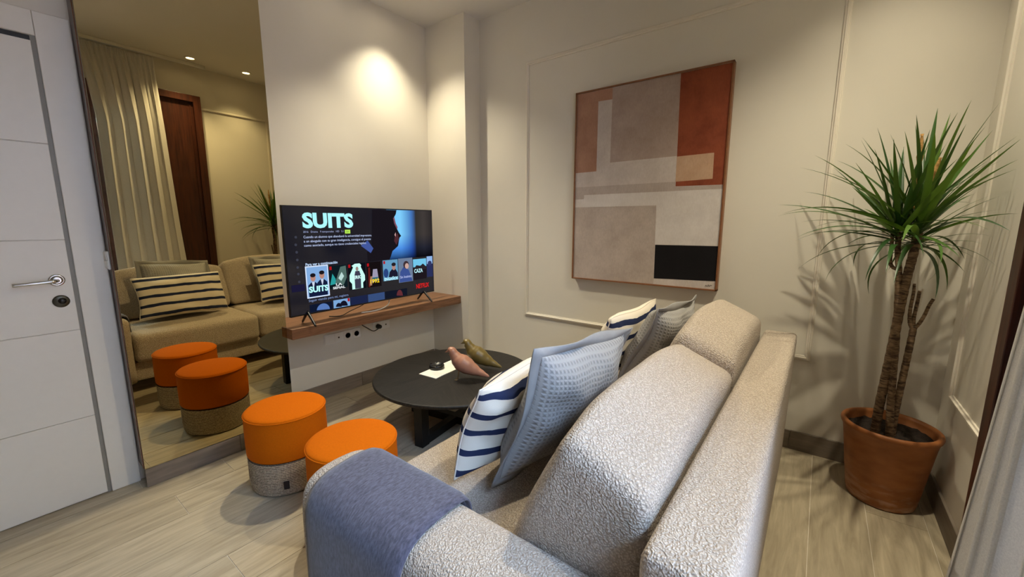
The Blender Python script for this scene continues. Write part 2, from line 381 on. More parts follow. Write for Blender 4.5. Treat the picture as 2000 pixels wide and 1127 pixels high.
def mat_glass():
    m = bpy.data.materials.new('window_glass'); m.use_nodes = True; ns = m.node_tree.nodes; ls = m.node_tree.links; ns.clear()
    t = ns.new('ShaderNodeBsdfTransparent'); g = ns.new('ShaderNodeBsdfGlossy'); g.inputs['Roughness'].default_value = 0
    t.inputs[0].default_value = (.93, .95, .95, 1)
    fr = ns.new('ShaderNodeFresnel'); fr.inputs[0].default_value = 1.25
    mx = ns.new('ShaderNodeMixShader'); ls.new(fr.outputs[0], mx.inputs[0]); ls.new(t.outputs[0], mx.inputs[1]); ls.new(g.outputs[0], mx.inputs[2])
    o = ns.new('ShaderNodeOutputMaterial'); ls.new(mx.outputs[0], o.inputs[0]); return m
M_glass = mat_glass()
M_bird1 = mat_basic('rose_lacquer', lin(170, 120, 97), .38, var=.03)
M_bird2 = mat_basic('olive_lacquer', lin(112, 94, 46), .38, var=.03)
M_wire = mat_basic('brass_wire', lin(196, 160, 104), .3, .9)
M_paper = mat_basic('paper', lin(240, 236, 226), .8, var=.01)
M_facade = mat_basic('salmon_render_shaded', lin(112, 86, 72), .9, var=.05, scale=1)  # salmon render darkened: shade of the street canyon put into the colour
M_storey = mat_basic('pale_render_shaded', lin(108, 103, 97), .9, var=.04, scale=1)  # pale render, darkened likewise with street shade in the colour
M_street = mat_basic('asphalt', lin(64, 63, 62), .9)
M_slab = mat_basic('balcony_tile', lin(110, 96, 86), .8)
M_lamp = mat_emit('lamp_glow', (1, .86, .62, 1), 28)

# ------------------------------------------------------------------ the room
fl = thing('floor', None, None, (0, 0, 0), kind='structure')
box('grout_bed', -3.0, .72, -2.0, 2.9, -.06, -.0025, M_grout, fl)
PW = .204; PL = 1.21; GAP = .003
pm = box('plank', -PW/2+GAP/2, PW/2-GAP/2, -PL/2+GAP/2, PL/2-GAP/2, -.012, 0, M_plank, fl)
pmesh = pm.data; bpy.data.objects.remove(pm)
for k in range(-15, 3):
    xc = .0715 + PW*(k+.5)
    y = -1.9 - random.uniform(0, 1.0)
    if k == -13: y = -1.72
    while y < 2.76:
        y0, y1 = max(y, -1.95), min(y+PL, 2.78)
        if y1-y0 > .04:
            o = bpy.data.objects.new('plank', pmesh); link(o, fl)
            o.location = (xc, (y0+y1)/2, 0); o.scale = (1, (y1-y0)/PL, 1)
        y += PL
tag(box('ceiling', -3.0, .72, -2.0, 2.9, CEIL, CEIL+.1, M_ceil), kind='structure')
# wall with the door, the mirror section, the niche and the corner column: one plan outline
tag(prism('wall_left', [(-3.0, -2.0), (XD, -2.0), (XD, 1.10), (XA, 1.10), (XA, 2.5675), (-2.415, 2.5675), (-2.415, 2.9), (-3.0, 2.9)], 'z', 0, CEIL, M_wall), kind='structure')
tag(box('wall_far', -2.415, .72, YB, 2.9, 0, CEIL, M_wall), kind='structure')
tag(box('wall_near', -2.68, .72, -2.0, -1.9, 0, CEIL, M_wall), kind='structure')
WY0, WY1, WZ = -0.25, 1.60, 2.60
tag(prism('wall_right', [(-1.9, 0), (WY0, 0), (WY0, WZ), (WY1, WZ), (WY1, 0), (YB, 0), (YB, CEIL), (-1.9, CEIL)], 'x', XC, XC+.16, M_wall), kind='structure')

# baseboards, each a run of tiles
def baseboard(name, a, b, fixed, axis, inward, mat, h=.112, joints=()):
    r = thing(name, None, None, (0, 0, 0), kind='structure')
    cuts = [a] + list(joints) + [b]
    for i in range(len(cuts)-1):
        p, q = cuts[i]+.0008, cuts[i+1]-.0008
        if axis == 'x': box('baseboard_tile', p, q, min(fixed, fixed+inward), max(fixed, fixed+inward), 0, h, mat, r, .0015, 1)
        else: box('baseboard_tile', min(fixed, fixed+inward), max(fixed, fixed+inward), p, q, 0, h, mat, r, .0015, 1)
    return r
baseboard('baseboard_far', -2.415, XC-.012, YB, 'x', -.012, M_basex, joints=(-1.30, -.045))
baseboard('baseboard_right', 1.87, YB-.012, XC, 'y', -.012, M_base, joints=())
baseboard('baseboard_niche', 1.112, 2.555, XA, 'y', .012, M_base, joints=(1.78,))
baseboard('baseboard_column', -2.858, -2.415, 2.5675, 'x', -.012, M_basex)
baseboard('baseboard_left', .384, 1.10, -2.572, 'y', .012, M_base, h=.096, joints=(.80,))

# wall mouldings: stepped profile strips mitred into frames
def strip(name, p0, p1, inn0, inn1, nrm, parent, w=.028):
    """p0,p1 outer corners, inn0/inn1 unit vectors toward the inside of the frame (mitre), nrm wall normal"""
    prof = [(0, 0), (0, .006), (.004, .010), (.010, .010), (.012, .014), (.018, .014), (.021, .008), (.028, .006), (.028, 0)]
    v = []
    for P, inn in ((p0, inn0), (p1, inn1)):
        for a, d in prof: v.append(Vector(P) + Vector(inn)*a + Vector(nrm)*d)
    n = len(prof)
    f = [tuple(range(n)), tuple(range(n, 2*n))] + [(i, (i+1) % n, n+(i+1) % n, n+i) for i in range(n)]
    return obj(name, v, f, M_trim, parent)
def frame_trim(name, A, B, Cc, D, cen, nrm, open_side=None):
    r = thing(name, None, None, (0, 0, 0), kind='structure')
    P = [Vector(p) for p in (A, B, Cc, D)]
    u = (P[1]-P[0]).normalized(); w = (P[3]-P[0]).normalized()
    inn = [u+w, -u+w, -u-w, u-w]
    for i in range(4):
        if i == open_side: continue
        a, b = inn[i], inn[(i+1) % 4]
        if open_side is not None and (i+1) % 4 == open_side: b = a - (a.dot((P[(i+1) % 4]-P[i]).normalized()))*(P[(i+1) % 4]-P[i]).normalized()
        if open_side is not None and (i-1) % 4 == open_side:
            d = (P[(i+1) % 4]-P[i]).normalized(); a = a - a.dot(d)*d
        strip('moulding_strip', P[i], P[(i+1) % 4], a, b, nrm, r)
    return r
frame_trim('trim_1', (-1.936, YB, .537), (.010, YB, .537), (.010, YB, 2.512), (-1.936, YB, 2.512), None, (0, -1, 0))
frame_trim('trim_2', (XC, 2.585, .515), (XC, 1.86, .515), (XC, 1.86, 2.52), (XC, 2.585, 2.52), None, (-1, 0, 0), open_side=1)

# window: dark wooden balcony door with glass, plus a fixed shutter leaf
w1 = thing('window_1', None, None, (0, 0, 0), kind='structure')
fx0, fx1 = XC+.03, XC+.10
box('window_frame', fx0, fx1, WY0, WY1, WZ-.07, WZ, M_dkwood, w1)
box('window_frame', fx0, fx1, WY0, WY0+.07, 0, WZ-.07, M_dkwood, w1)
box('window_frame', fx0, fx1, WY1-.07, WY1, 0, WZ-.07, M_dkwood, w1)
for yy in (.36, .98): box('window_mullion', fx0, fx1, yy-.04, yy+.04, 0, WZ-.07, M_dkwood, w1)
for a, b in ((WY0+.07, .32), (.40, .94), (1.02, WY1-.07)):
    box('sash_rail', fx0+.01, fx1-.01, a, b, 0, .10, M_dkwood, w1)
    box('pane', fx0+.03, fx0+.036, a, b, .10, WZ-.07, M_glass, w1)
# fixed timber panel beside the window
d2 = thing('door_2', None, None, (0, 0, 0), kind='structure')
box('stile', .455, XC, 1.79, 1.86, 0, 2.62, M_dkwood, d2, .003)
box('stile', .455, XC, 1.36, 1.43, 0, 2.62, M_dkwood, d2, .003)
box('rail', .455, XC, 1.43, 1.79, 2.55, 2.62, M_dkwood, d2, .003)
box('rail', .455, XC, 1.43, 1.79, 0, .12, M_dkwood, d2, .003)
box('panel', .485, XC, 1.43, 1.79, .12, 2.55, M_dkwood, d2)
for yy in (1.45, 1.76): box('bead', .478, .486, yy, yy+.012, .14, 2.53, M_dkwood, d2)

# balcony and the house across the street
tag(box('floor_balcony', XC+.16, XC+1.5, -1.6, 2.2, -.15, -.02, M_slab), kind='structure')
hs = thing('house_facade', 'salmon rendered house front across the street, seen through the balcony door', 'building', (7, 5, -6))
box('facade', 7, 7.4, -14, 16, -6, 3.2, M_facade, hs)
box('sky_blocking_storey', 7, 7.4, -14, 16, 3.2, 7.0, M_storey, hs)  # storey and cornice added to keep low sky light off the door
box('cornice', 6.8, 7.4, -14, 16, 7.0, 7.2, M_storey, hs)
tag(box('ground', XC+.16, 6.99, -14, 16, -6.2, -6, M_street), kind='structure')  # unseen street plane, put in to block bright sky below the horizon
for yy in (-5, -2.4, .2, 3.2, 5.6):
    w_ = box('window', 6.96, 7.02, yy, yy+1.1, .2, 2.2, M_dkwood, hs)
    box('pane', 6.95, 6.965, yy+.1, yy+1.0, .3, 2.1, M_black, w_)

# door on the left
d1 = thing('door_1', None, None, (XD, -.1, 0), kind='structure')
XF = -2.665
box('architrave', XD, XF+.004, .274, .380, 0, 2.157, M_door, d1, .002, 1)
box('architrave', XD, XF+.004, -.606, -.500, 0, 2.157, M_door, d1, .002, 1)
box('architrave', XD, XF+.004, -.499, .273, 2.06, 2.157, M_door, d1, .002, 1)
box('jamb', XD-.001, XF-.004, .258, .291, 0, 2.06, M_gasket, d1)
box('jamb', XD-.001, XF-.010, -.5, .26, 2.030, 2.064, M_black, d1)  # black strip painted in for the shaded gap above the leaf
leaf = box('leaf', XD-.001, XF-.006, -.50, .259, .006, 2.040, M_door, d1)
zz = [.006, .405, .820, 1.227, 1.631, 2.040]
for i in range(5): box('leaf_panel', XD, XF, -.495, .2585, zz[i]+.0012, zz[i+1]-.0012, M_door, leaf, .0015, 1)
OFFh = OFF[leaf.name]
hd = lathe('rosette', [(.0, 0), (.026, 0), (.026, .004), (.024, .007), (.018, .008), (.017, .006), (.012, .006), (.0, .006)], (0, 0, 0), M_chrome, None, 40)
def place_x(o, parent, loc):
    o.parent = parent; o.location = Vector(loc) - OFF[parent.name]; o.rotation_euler = (0, PI/2, 0)
place_x(hd, d1, (XF, .2135, 1.052))
tube('lever', smooth_path([(XF, .2135, 1.052), (XF+.03, .2135, 1.052), (XF+.048, .205, 1.052), (XF+.052, .185, 1.051), (XF+.05, .13, 1.048), (XF+.046, .086, 1.046)], 5), .0075, M_chrome, d1, 12)
lk = lathe('lock_plate', [(.0, 0), (.027, 0), (.027, .004), (.022, .007), (.0, .007)], (0, 0, 0), M_bronze, None, 36)
place_x(lk, d1, (XF, .216, .958))
lc = lathe('lock_cylinder', [(.0, 0), (.013, 0), (.013, .012), (.0, .012)], (0, 0, 0), M_black, None, 24)
place_x(lc, d1, (XF, .219, .960))

# ------------------------------------------------------------------ mirror (turned a hair off the wall line)
mr = thing('wall_mirror', 'tall frameless bronze-tinted wall mirror between the white door and the television niche', 'mirror', (-2.6, .74, .1))
MZ0, MZ1 = .100, 2.925
def mx_(y): return -2.554 - .021*(y-.6)
prism('backing_panel', [(XD+.001, .384), (mx_(.384)-.007, .384), (mx_(1.108)-.007, 1.108), (XD+.001, 1.108)], 'z', MZ0, MZ1, M_medge, mr)
v = []
TL = .0072
for (y, z) in ((.384, MZ0), (1.108, MZ0), (1.108, MZ1), (.384, MZ1)):
    v.append((mx_(y) + TL*(z-1.0)-.0, y, z))
for (y, z) in ((.384, MZ0), (1.108, MZ0), (1.108, MZ1), (.384, MZ1)):
    v.append((mx_(y)-.0068 + min(0, TL*(z-1.0)), y, z))
gl = obj('mirror_glass', v, [(0, 1, 2, 3), (4, 5, 6, 7), (0, 1, 5, 4), (1, 2, 6, 5), (2, 3, 7, 6), (3, 0, 4, 7)], M_mirror, mr)
box('edge_strip', mx_(.384)-.03, mx_(.384)-.022, .3815, .384, MZ0, MZ1, M_oak, mr)

sw = thing('light_switch', 'small white double switch on the side edge of the tall mirror', 'switch', (-2.64, .38, 1.13))
box('plate', -2.668, -2.602, .374, .3835, 1.088, 1.172, M_white, sw, .003)
box('rocker', -2.663, -2.607, .371, .3745, 1.132, 1.167, M_white, sw, .002)
box('rocker', -2.663, -2.607, .371, .3745, 1.093, 1.128, M_white, sw, .002)

# ------------------------------------------------------------------ downlights
for x, y, wtt, cone, tilt, lab in SPOTS:
    t = thing('downlight', 'white recessed ' + lab, 'lamp', (x, y, CEIL), group='recessed ceiling downlights')
    lathe('trim_ring', [(.034, 0), (.034, -.006), (.040, -.010), (.048, -.006), (.050, 0)], (x, y, CEIL), M_white, t, 36, cap=False)
    lathe('lamp_glass', [(0, -.0022), (.034, -.0022)], (x, y, CEIL), M_lamp, t, 28, smooth=False, cap=False)
    ld = bpy.data.lights.new('downlight_beam', 'SPOT'); ld.energy = wtt; ld.color = WARM; ld.spot_size = math.radians(cone); ld.spot_blend = 1.0; ld.shadow_soft_size = .022
    lo = bpy.data.objects.new('downlight_beam', ld); link(lo, t); lo.location = (0, 0, -.03); lo.rotation_euler = Vector((tilt[0], tilt[1], -1)).to_track_quat('-Z', 'Y').to_euler()

# ------------------------------------------------------------------ shelf, sockets
sh = thing('floating_shelf', 'walnut floating shelf under the television, spanning the wall niche', 'shelf', (-2.68, 1.84, .6))
box('shelf_board', XA, -2.503, 1.110, 2.566, .598, .663, M_walnut, sh, .002, 1)
def socket_plate(label, y0, y1, z0, z1, gangs, plug=None):
    t = thing('socket_plate', label, 'socket', (XA, (y0+y1)/2, (z0+z1)/2), group='white wall sockets under the shelf')
    box('plate', XA, XA+.009, y0, y1, z0, z1, M_white, t, .002, 1)
    g = (y1-y0)/gangs
    for i in range(gangs):
        cy = y0+g*(i+.5); cz = (z0+z1)/2
        b = box('insert', XA+.009, XA+.0115, cy-g*.42, cy+g*.42, z0+.009, z1-.009, M_white, t, .001, 1)
        kind = plug[i]
        if kind == 's':
            rg = lathe('socket_ring', [(.021, .004), (.0195, .004), (.0185, 0), (.0, 0)], (0, 0, 0), M_white, None, 28); place_x(rg, t, (XA+.0115, cy, cz))
            for dy in (-.0095, .0095):
                h = lathe('pin_hole', [(.0, .0008), (.0032, .0008), (.0032, 0)], (0, 0, 0), M_black, None, 12); place_x(h, t, (XA+.0118, cy+dy, cz))
        elif kind == 't':
            h = lathe('coax_port', [(.0, .0015), (.0065, .0015), (.0065, 0)], (0, 0, 0), M_bronze, None, 16); place_x(h, t, (XA+.0115, cy, cz))
    return t
socket_plate('wide white wall socket strip under the left half of the shelf', 1.494, 1.790, .405, .480, 4, ['b', 't', 's', 's'])
socket_plate('short white wall socket plate with the black plug in it', 1.908, 2.068, .425, .495, 2, ['s', 't'])
pc = thing('power_cable', 'black plug and cable running from the wall socket up behind the shelf', 'cable', (XA+.02, 1.95, .46))
pg = lathe('plug', [(.0, .042), (.012, .042), (.017, .034), (.019, .012), (.019, 0), (.0, 0)], (0, 0, 0), M_black, None, 24); place_x(pg, pc, (XA+.012, 1.948, .460))
tube('cord', smooth_path([(XA+.05, 1.948, .460), (XA+.06, 1.92, .452), (XA+.05, 1.88, .440), (XA+.04, 1.83, .475), (XA+.03, 1.78, .52), (XA+.02, 1.75, .597)], 6), .0035, M_black, pc, 8)

# ------------------------------------------------------------------ television
TO = Vector((-2.5397, 1.1326, .7361)); TD = Vector((-.0378, .9993, 0)); TN = Vector((.9993, .0378, 0))
TW, TH = 1.1947, .6640
tv = thing('television', 'large flat television standing on the walnut shelf with its screen on', 'television', (-2.56, 1.73, .663))
def tvp(u, v, d): return TO + TD*u + Vector((0, 0, v)) + TN*d
def tvbox(name, u0, u1, v0, v1, d0, d1, mat, parent):
    vs_ = [tvp(u, v, d) for d in (d0, d1) for (u, v) in ((u0, v0), (u1, v0), (u1, v1), (u0, v1))]
    return obj(name, vs_, [(0, 1, 2, 3), (4, 5, 6, 7), (0, 1, 5, 4), (1, 2, 6, 5), (2, 3, 7, 6), (3, 0, 4, 7)], mat, parent)
tvbox('bezel', -.004, TW+.004, -.008, TH+.004, -.022, -.0015, M_black, tv)
tvbox('rear_housing', .18, TW-.18, .02, TH-.22, -.058, -.022, M_black, tv)
M_scr = mat_basic('screen_dark', lin(10, 11, 18), .12, var=.05, spec=.5)
scr_bs = M_scr.node_tree.nodes['Principled BSDF']
scr_bs.inputs['Emission Color'].default_value = lin(16, 18, 30); scr_bs.inputs['Emission Strength'].default_value = .9
scr = tvbox('screen', 0, TW, 0, TH, -.0015, 0, M_scr, tv)
for u in (.103, 1.085):
    for s, ln in ((1, .105), (-1, .085)):
        p0 = tvp(u, .012, -.008); p1 = tvp(u, .0, -.008); p1.z = .664
        p1 = p1 + TN*(ln*s) + TD*(-.01*s); p1.z = .669
        tube('foot', [p0, p0*.9+p1*.1, p0*.08+p1*.92, p1], [.010, .010, .007, .006], M_black, tv, 8)
cab = thing('signal_cable', 'thin pale cable hanging behind the television onto the shelf', 'cable', (-2.62, 1.75, .664))
tube('pale_cord', smooth_path([tvp(.80, .05, -.04), tvp(.775, .0, -.05), tvp(.73, -.05, -.02), tvp(.62, -.0685, .0), tvp(.5, -.0685, -.02)], 6), .004, M_white, cab, 8)
tube('dark_cord', smooth_path([tvp(.62, .03, -.05), tvp(.55, -.02, -.06), tvp(.44, -.05, -.06), tvp(.36, -.0685, -.05), tvp(.30, -.0685, -.10)], 6), .003, M_black, cab, 8)

_em = {}
def em(r, g, b, s=1.0):
    k = (r, g, b, s)
    if k not in _em: _em[k] = mat_emit('screen_light', lin(r, g, b), s)
    return _em[k]
def spoly(pts, mat, d=.0006, name='picture_area'):
    return obj(name, [tvp(u, v, d) for u, v in pts], [tuple(range(len(pts)))], mat, scr)
def srect(u0, v0, u1, v1, mat, d=.0006, name='picture_area'): return spoly([(u0, v0), (u1, v0), (u1, v1), (u0, v1)], mat, d, name)
def ell(cu, cv, ru, rv, mat, d=.0010, n=20, a0=0, a1=2*PI, name='picture_area'):
    return spoly([(cu+ru*math.cos(a0+(a1-a0)*k/n), cv+rv*math.sin(a0+(a1-a0)*k/n)) for k in range(n)], mat, d, name)
def text_mesh(body, bold=0.0):
    cu = bpy.data.curves.new('lettering', 'FONT'); cu.body = body; cu.size = 1; cu.offset = bold; cu.fill_mode = 'FRONT'; cu.resolution_u = 3
    o = bpy.data.objects.new('lettering', cu); COL.objects.link(o)
    dg = bpy.context.evaluated_depsgraph_get(); me = bpy.data.meshes.new_from_object(o.evaluated_get(dg))
    vs_ = [tuple(v.co) for v in me.vertices]; fs = [tuple(p.vertices) for p in me.polygons]
    bpy.data.objects.remove(o); bpy.data.meshes.remove(me)
    x0 = min(p[0] for p in vs_); x1 = max(p[0] for p in vs_); y0 = min(p[1] for p in vs_); y1 = max(p[1] for p in vs_)
    return [((p[0]-x0)/(x1-x0), (p[1]-y0)/(y1-y0)) for p in vs_], fs
def stext(body, u0, v0, u1, v1, mat, bold=0.0, d=.0014):
    vs_, fs = text_mesh(body, bold)
    return obj('lettering', [tvp(u0+a*(u1-u0), v0+b*(v1-v0), d) for a, b in vs_], fs, mat, scr)
# hero picture: a backlit profile
def glow_mat():
    m = bpy.data.materials.new('screen_glow'); m.use_nodes = True; ns = m.node_tree.nodes; ls = m.node_tree.links; ns.clear()
    tc = ns.new('ShaderNodeTexCoord'); sp = ns.new('ShaderNodeSeparateXYZ'); ls.new(tc.outputs['Generated'], sp.inputs[0])
    r = ramp(ns, [(0, lin(120, 205, 255)), (.28, lin(128, 208, 255)), (.52, lin(70, 120, 190)), (.62, lin(52, 50, 48)), (.8, lin(66, 60, 58)), (1, lin(46, 42, 42))])
    ls.new(sp.outputs[1], r.inputs[0])
    r2 = ramp(ns, [(0, (.05, .06, .12, 1)), (.22, (.35, .45, .8, 1)), (.5, (1, 1, 1, 1)), (1, (1, 1, 1, 1))]); ls.new(sp.outputs[2], r2.inputs[0])
    mx = ns.new('ShaderNodeMix'); mx.data_type = 'RGBA'; mx.blend_type = 'MULTIPLY'; mx.inputs[0].default_value = 1; ls.new(r.outputs[0], mx.inputs[6]); ls.new(r2.outputs[0], mx.inputs[7])
    e = ns.new('ShaderNodeEmission'); ls.new(mx.outputs[2], e.inputs[0]); e.inputs[1].default_value = .9
    o = ns.new('ShaderNodeOutputMaterial'); ls.new(e.outputs[0], o.inputs[0]); return m
srect(.74, .293, 1.190, .660, glow_mat(), .0004)
face = [(.835, .659), (.827, .629), (.811, .609), (.823, .561), (.838, .533), (.834, .517), (.85, .49), (.869, .466), (.853, .454), (.847, .437), (.841, .412), (.835, .391), (.813, .376), (.781, .356), (.764, .317), (.75, .293), (.56, .293), (.56, .36), (.60, .40), (.62, .659)]
spoly(face, em(24, 20, 26), .0007)
spoly([(.811, .607), (.823, .561), (.838, .533), (.832, .515), (.808, .56), (.800, .60)], em(120, 76, 92), .0009)
spoly([(.838, .485), (.845, .44), (.82, .40), (.80, .43), (.812, .48)], em(74, 40, 46), .0009)
spoly([(.806, .475), (.818, .495), (.816, .462)], em(214, 170, 170), .0011)
spoly([(.568, .442), (.613, .384), (.589, .352), (.512, .407)], em(64, 84, 150), .0009)
# title block
stext('SUITS', .112, .531, .462, .628, em(170, 242, 246, 1.0), .045)
stext('2016   Drama   9 temporadas   HD   5.1', .112, .500, .386, .516, em(150, 160, 196))
srect(.396, .494, .436, .519, em(176, 226, 84))
stext('16+', .406, .500, .426, .513, em(30, 50, 20))
stext('Cuando un alumno que abandonó la universidad impresiona', .112, .466, .602, .486, em(190, 204, 240))
stext('a un abogado con su gran inteligencia, consigue el puesto', .112, .440, .595, .460, em(190, 204, 240))
stext('como asociado, aunque no tiene credenciales legales.', .112, .414, .556, .434, em(190, 204, 240))
stext('Para ver a continuación', .111, .299, .326, .317, em(190, 214, 244), .02)
stext('Seguir viendo para mi, regístra', .113, .067, .391, .087, em(130, 150, 196))
stext('NETFLIX', 1.000, .040, 1.139, .077, em(206, 32, 30), .03)
# posters in the row
def badge(u, v): srect(u, v-.022, u+.016, v, em(170, 20, 26), .0011)
srect(.106, .094, .258, .297, em(208, 222, 244)); srect(.113, .101, .251, .290, em(126, 166, 214), .0008)
for cu in (.152, .212):
    up = .012 if cu > .18 else 0
    spoly([(cu-.032, .102), (cu+.032, .102), (cu+.034, .175+up), (cu+.012, .195+up), (cu-.012, .195+up), (cu-.034, .175+up)], em(20, 28, 58), .0010)
    spoly([(cu-.010, .195+up), (cu+.010, .195+up), (cu, .150+up)], em(196, 206, 226), .0012)
    ell(cu, .222+up, .017, .024, em(176, 130, 116), .0012)
    ell(cu, .238+up, .018, .013, em(26, 22, 28), .0013)
stext('SUITS', .120, .128, .250, .168, em(182, 246, 246), .045, .0018)
srect(.262, .134, .391, .286, em(12, 26, 32)); badge(.266, .282)
spoly([(.30, .17), (.345, .275), (.385, .28), (.388, .20), (.36, .15)], em(78, 104, 98), .0009); spoly([(.264, .16), (.285, .235), (.305, .20), (.31, .165)], em(40, 150, 150), .0009)
spoly([(.325, .20), (.352, .24), (.368, .21), (.345, .18)], em(180, 210, 206), .0011)
stext('LA', .305, .152, .350, .168, em(226, 232, 236), .03); stext('SEÑAL', .282, .130, .372, .150, em(226, 232, 236), .03)
srect(.401, .108, .538, .288, em(12, 16, 22)); badge(.404, .284)
spoly([(.425, .110), (.425, .15), (.408, .17), (.410, .21), (.440, .262), (.430, .274), (.455, .286), (.492, .286), (.505, .274), (.500, .262), (.530, .20), (.530, .165), (.512, .15), (.512, .112)], em(196, 246, 236), .0009)
spoly([(.447, .112), (.447, .205), (.455, .235), (.487, .235), (.497, .205), (.495, .112)], em(60, 60, 78), .0011); ell(.470, .250, .011, .015, em(150, 130, 124), .0012)
stext('ERIC', .438, .180, .505, .204, em(206, 244, 240), .04, .0016)
srect(.547, .106, .668, .287, em(20, 14, 16)); badge(.552, .280)
spoly([(.556, .11), (.560, .25), (.575, .25), (.572, .11)], em(96, 28, 24), .0009)
spoly([(.585, .14), (.600, .235), (.635, .235), (.645, .15)], em(150, 146, 170), .0009); spoly([(.590, .175), (.640, .175), (.636, .150), (.588, .150)], em(40, 96, 110), .0011)
spoly([(.565, .12), (.575, .185), (.592, .185), (.585, .12)], em(160, 120, 90), .0011)
stext('1992', .572, .134, .650, .164, em(240, 206, 20), .03, .0016)
srect(.687, .137, .824, .291, em(96, 150, 186)); badge(.692, .286)
spoly([(.735, .16), (.745, .20), (.768, .22), (.80, .22), (.82, .19), (.822, .16)], em(26, 26, 44), .0009); ell(.785, .235, .017, .024, em(168, 128, 120), .0011); ell(.785, .255, .02, .014, em(34, 28, 34), .0012)
ell(.712, .195, .022, .034, em(40, 66, 120), .0009)
stext('ENGAÑOS', .695, .138, .818, .166, em(186, 238, 246), .04, .0016)
srect(.829, .108, .970, .294, em(104, 120, 146)); spoly([(.835, .11), (.845, .19), (.88, .23), (.93, .20), (.965, .11)], em(58, 78, 140), .0009); ell(.905, .242, .028, .03, em(60, 46, 52), .0010); ell(.912, .232, .019, .022, em(196, 160, 150), .0012)
stext('Sin Instinto', .842, .140, .955, .160, em(180, 190, 236), .01, .0016)
srect(.976, .113, 1.117, .278, em(28, 22, 28)); srect(.976, .215, 1.117, .278, em(110, 190, 226), .0009); spoly([(.985, .205), (1.01, .23), (1.05, .222), (1.08, .238), (1.115, .21), (1.115, .19), (.985, .19)], em(40, 34, 40), .0011)
stext('CAZA', .985, .168, 1.075, .200, em(190, 240, 250), .03, .0016)
srect(1.121, .121, 1.188, .294, em(40, 46, 86)); srect(1.123, .23, 1.186, .292, em(140, 176, 224), .0009); ell(1.155, .235, .022, .02, em(50, 54, 96), .0011)
# second row, cropped by the lower edge
srect(.116, .002, .270, .052, em(14, 22, 44)); ell(.205, .004, .045, .044, em(84, 116, 176), .0009, 20, 0, PI)
srect(.278, .002, .401, .056, em(118, 160, 206)); ell(.315, .004, .022, .030, em(18, 18, 34), .0009, 16, 0, PI); ell(.352, .004, .030, .040, em(18, 18, 34), .0009, 16, 0, PI); badge(.383, .055)
srect(.406, .002, .542, .058, em(26, 34, 66)); srect(.546, .002, .690, .057, em(52, 74, 118)); srect(.694, .002, .905, .058, em(18, 22, 36)); ell(.83, .004, .03, .05, em(96, 44, 50), .0009, 16, 0, PI)
for (u, v) in ((.065, .479), (.061, .433), (.063, .388), (.063, .341), (.061, .295), (.062, .255), (.064, .206)):
    ell(u, v, .008, .008, em(58, 60, 72), .0008, 14)
srect(.014, .146, .096, .189, em(26, 24, 52), .0006)

# ------------------------------------------------------------------ painting
pt = thing('abstract_painting', 'large abstract painting of rust, taupe, white and black blocks in a thin wood frame', 'painting', (-.98, YB, .885))
PX0, PX1, PZ0, PZ1, PY = -1.478, -.484, .889, 2.199, 2.700
for (a, b, c, d) in ((PX0, PX0+.010, PZ0, PZ1), (PX1-.010, PX1, PZ0, PZ1), (PX0, PX1, PZ1-.010, PZ1), (PX0, PX1, PZ0, PZ0+.010)):
    box('frame_bar', a, b, PY, YB-.001, c, d, M_oak, pt, .0012, 1)
def mat_canvas(name, c, c2, sc=7):
    m, ns, ls, bs = new_mat(name)
    tc = node(ns, 'ShaderNodeTexCoord'); nz = node(ns, 'ShaderNodeTexNoise'); nz.inputs['Scale'].default_value = sc; nz.inputs['Detail'].default_value = 8; nz.inputs['Roughness'].default_value = .65
    ls.new(tc.outputs['Object'], nz.inputs['Vector'])
    r = ramp(ns, [(.3, c), (.72, c2)]); ls.new(nz.outputs[0], r.inputs[0])
    n2 = node(ns, 'ShaderNodeTexNoise'); n2.inputs['Scale'].default_value = 1; mp = node(ns, 'ShaderNodeMapping'); mp.inputs['Scale'].default_value = (260, 60, 60); ls.new(tc.outputs['Object'], mp.inputs[0]); ls.new(mp.outputs[0], n2.inputs['Vector'])
    mx = node(ns, 'ShaderNodeMix', data_type='RGBA', blend_type='OVERLAY'); mx.inputs[0].default_value = .14; ls.new(r.outputs[0], mx.inputs[6]); ls.new(n2.outputs[0], mx.inputs[7])
    ls.new(mx.outputs[2], bs.inputs['Base Color']); bs.inputs['Roughness'].default_value = .75; bs.inputs['Specular IOR Level'].default_value = .2
    b = node(ns, 'ShaderNodeBump'); b.inputs['Strength'].default_value = .2; b.inputs['Distance'].default_value = .002; ls.new(n2.outputs[0], b.inputs['Height']); ls.new(b.outputs[0], bs.inputs['Normal'])
    return m
C_light = mat_canvas('paint_light', lin(186, 174, 168), lin(208, 198, 192))
C_white = mat_canvas('paint_white', lin(200, 192, 188), lin(218, 211, 206))
C_taupe = mat_canvas('paint_taupe', lin(160, 140, 130), lin(178, 160, 151))
C_taup2 = mat_canvas('paint_taupe_lower', lin(166, 152, 143), lin(190, 177, 168))
C_clay = mat_canvas('paint_clay', lin(156, 114, 94), lin(178, 138, 116))
C_rust = mat_canvas('paint_rust', lin(116, 54, 36), lin(154, 82, 54), 5)
C_sand = mat_canvas('paint_sand', lin(184, 148, 120), lin(198, 166, 140))
C_grey = mat_canvas('paint_grey', lin(170, 156, 148), lin(186, 174, 167))
C_blk = mat_canvas('paint_black', lin(14, 12, 16), lin(22, 20, 24))
box('canvas', PX0+.010, PX1-.010, PY+.008, YB-.004, PZ0+.010, PZ1-.010, C_light, pt)
def block(pts, mat, d=0.0):
    y = PY+.0076-d
    pts = [(max(PX0+.011, min(PX1-.011, a)), max(PZ0+.011, min(PZ1-.011, b))) for a, b in pts]
    return prism('paint_block', pts, 'y', y, y+.0006, mat, pt)
T = 2.188; L = -1.467; Rr = -.495
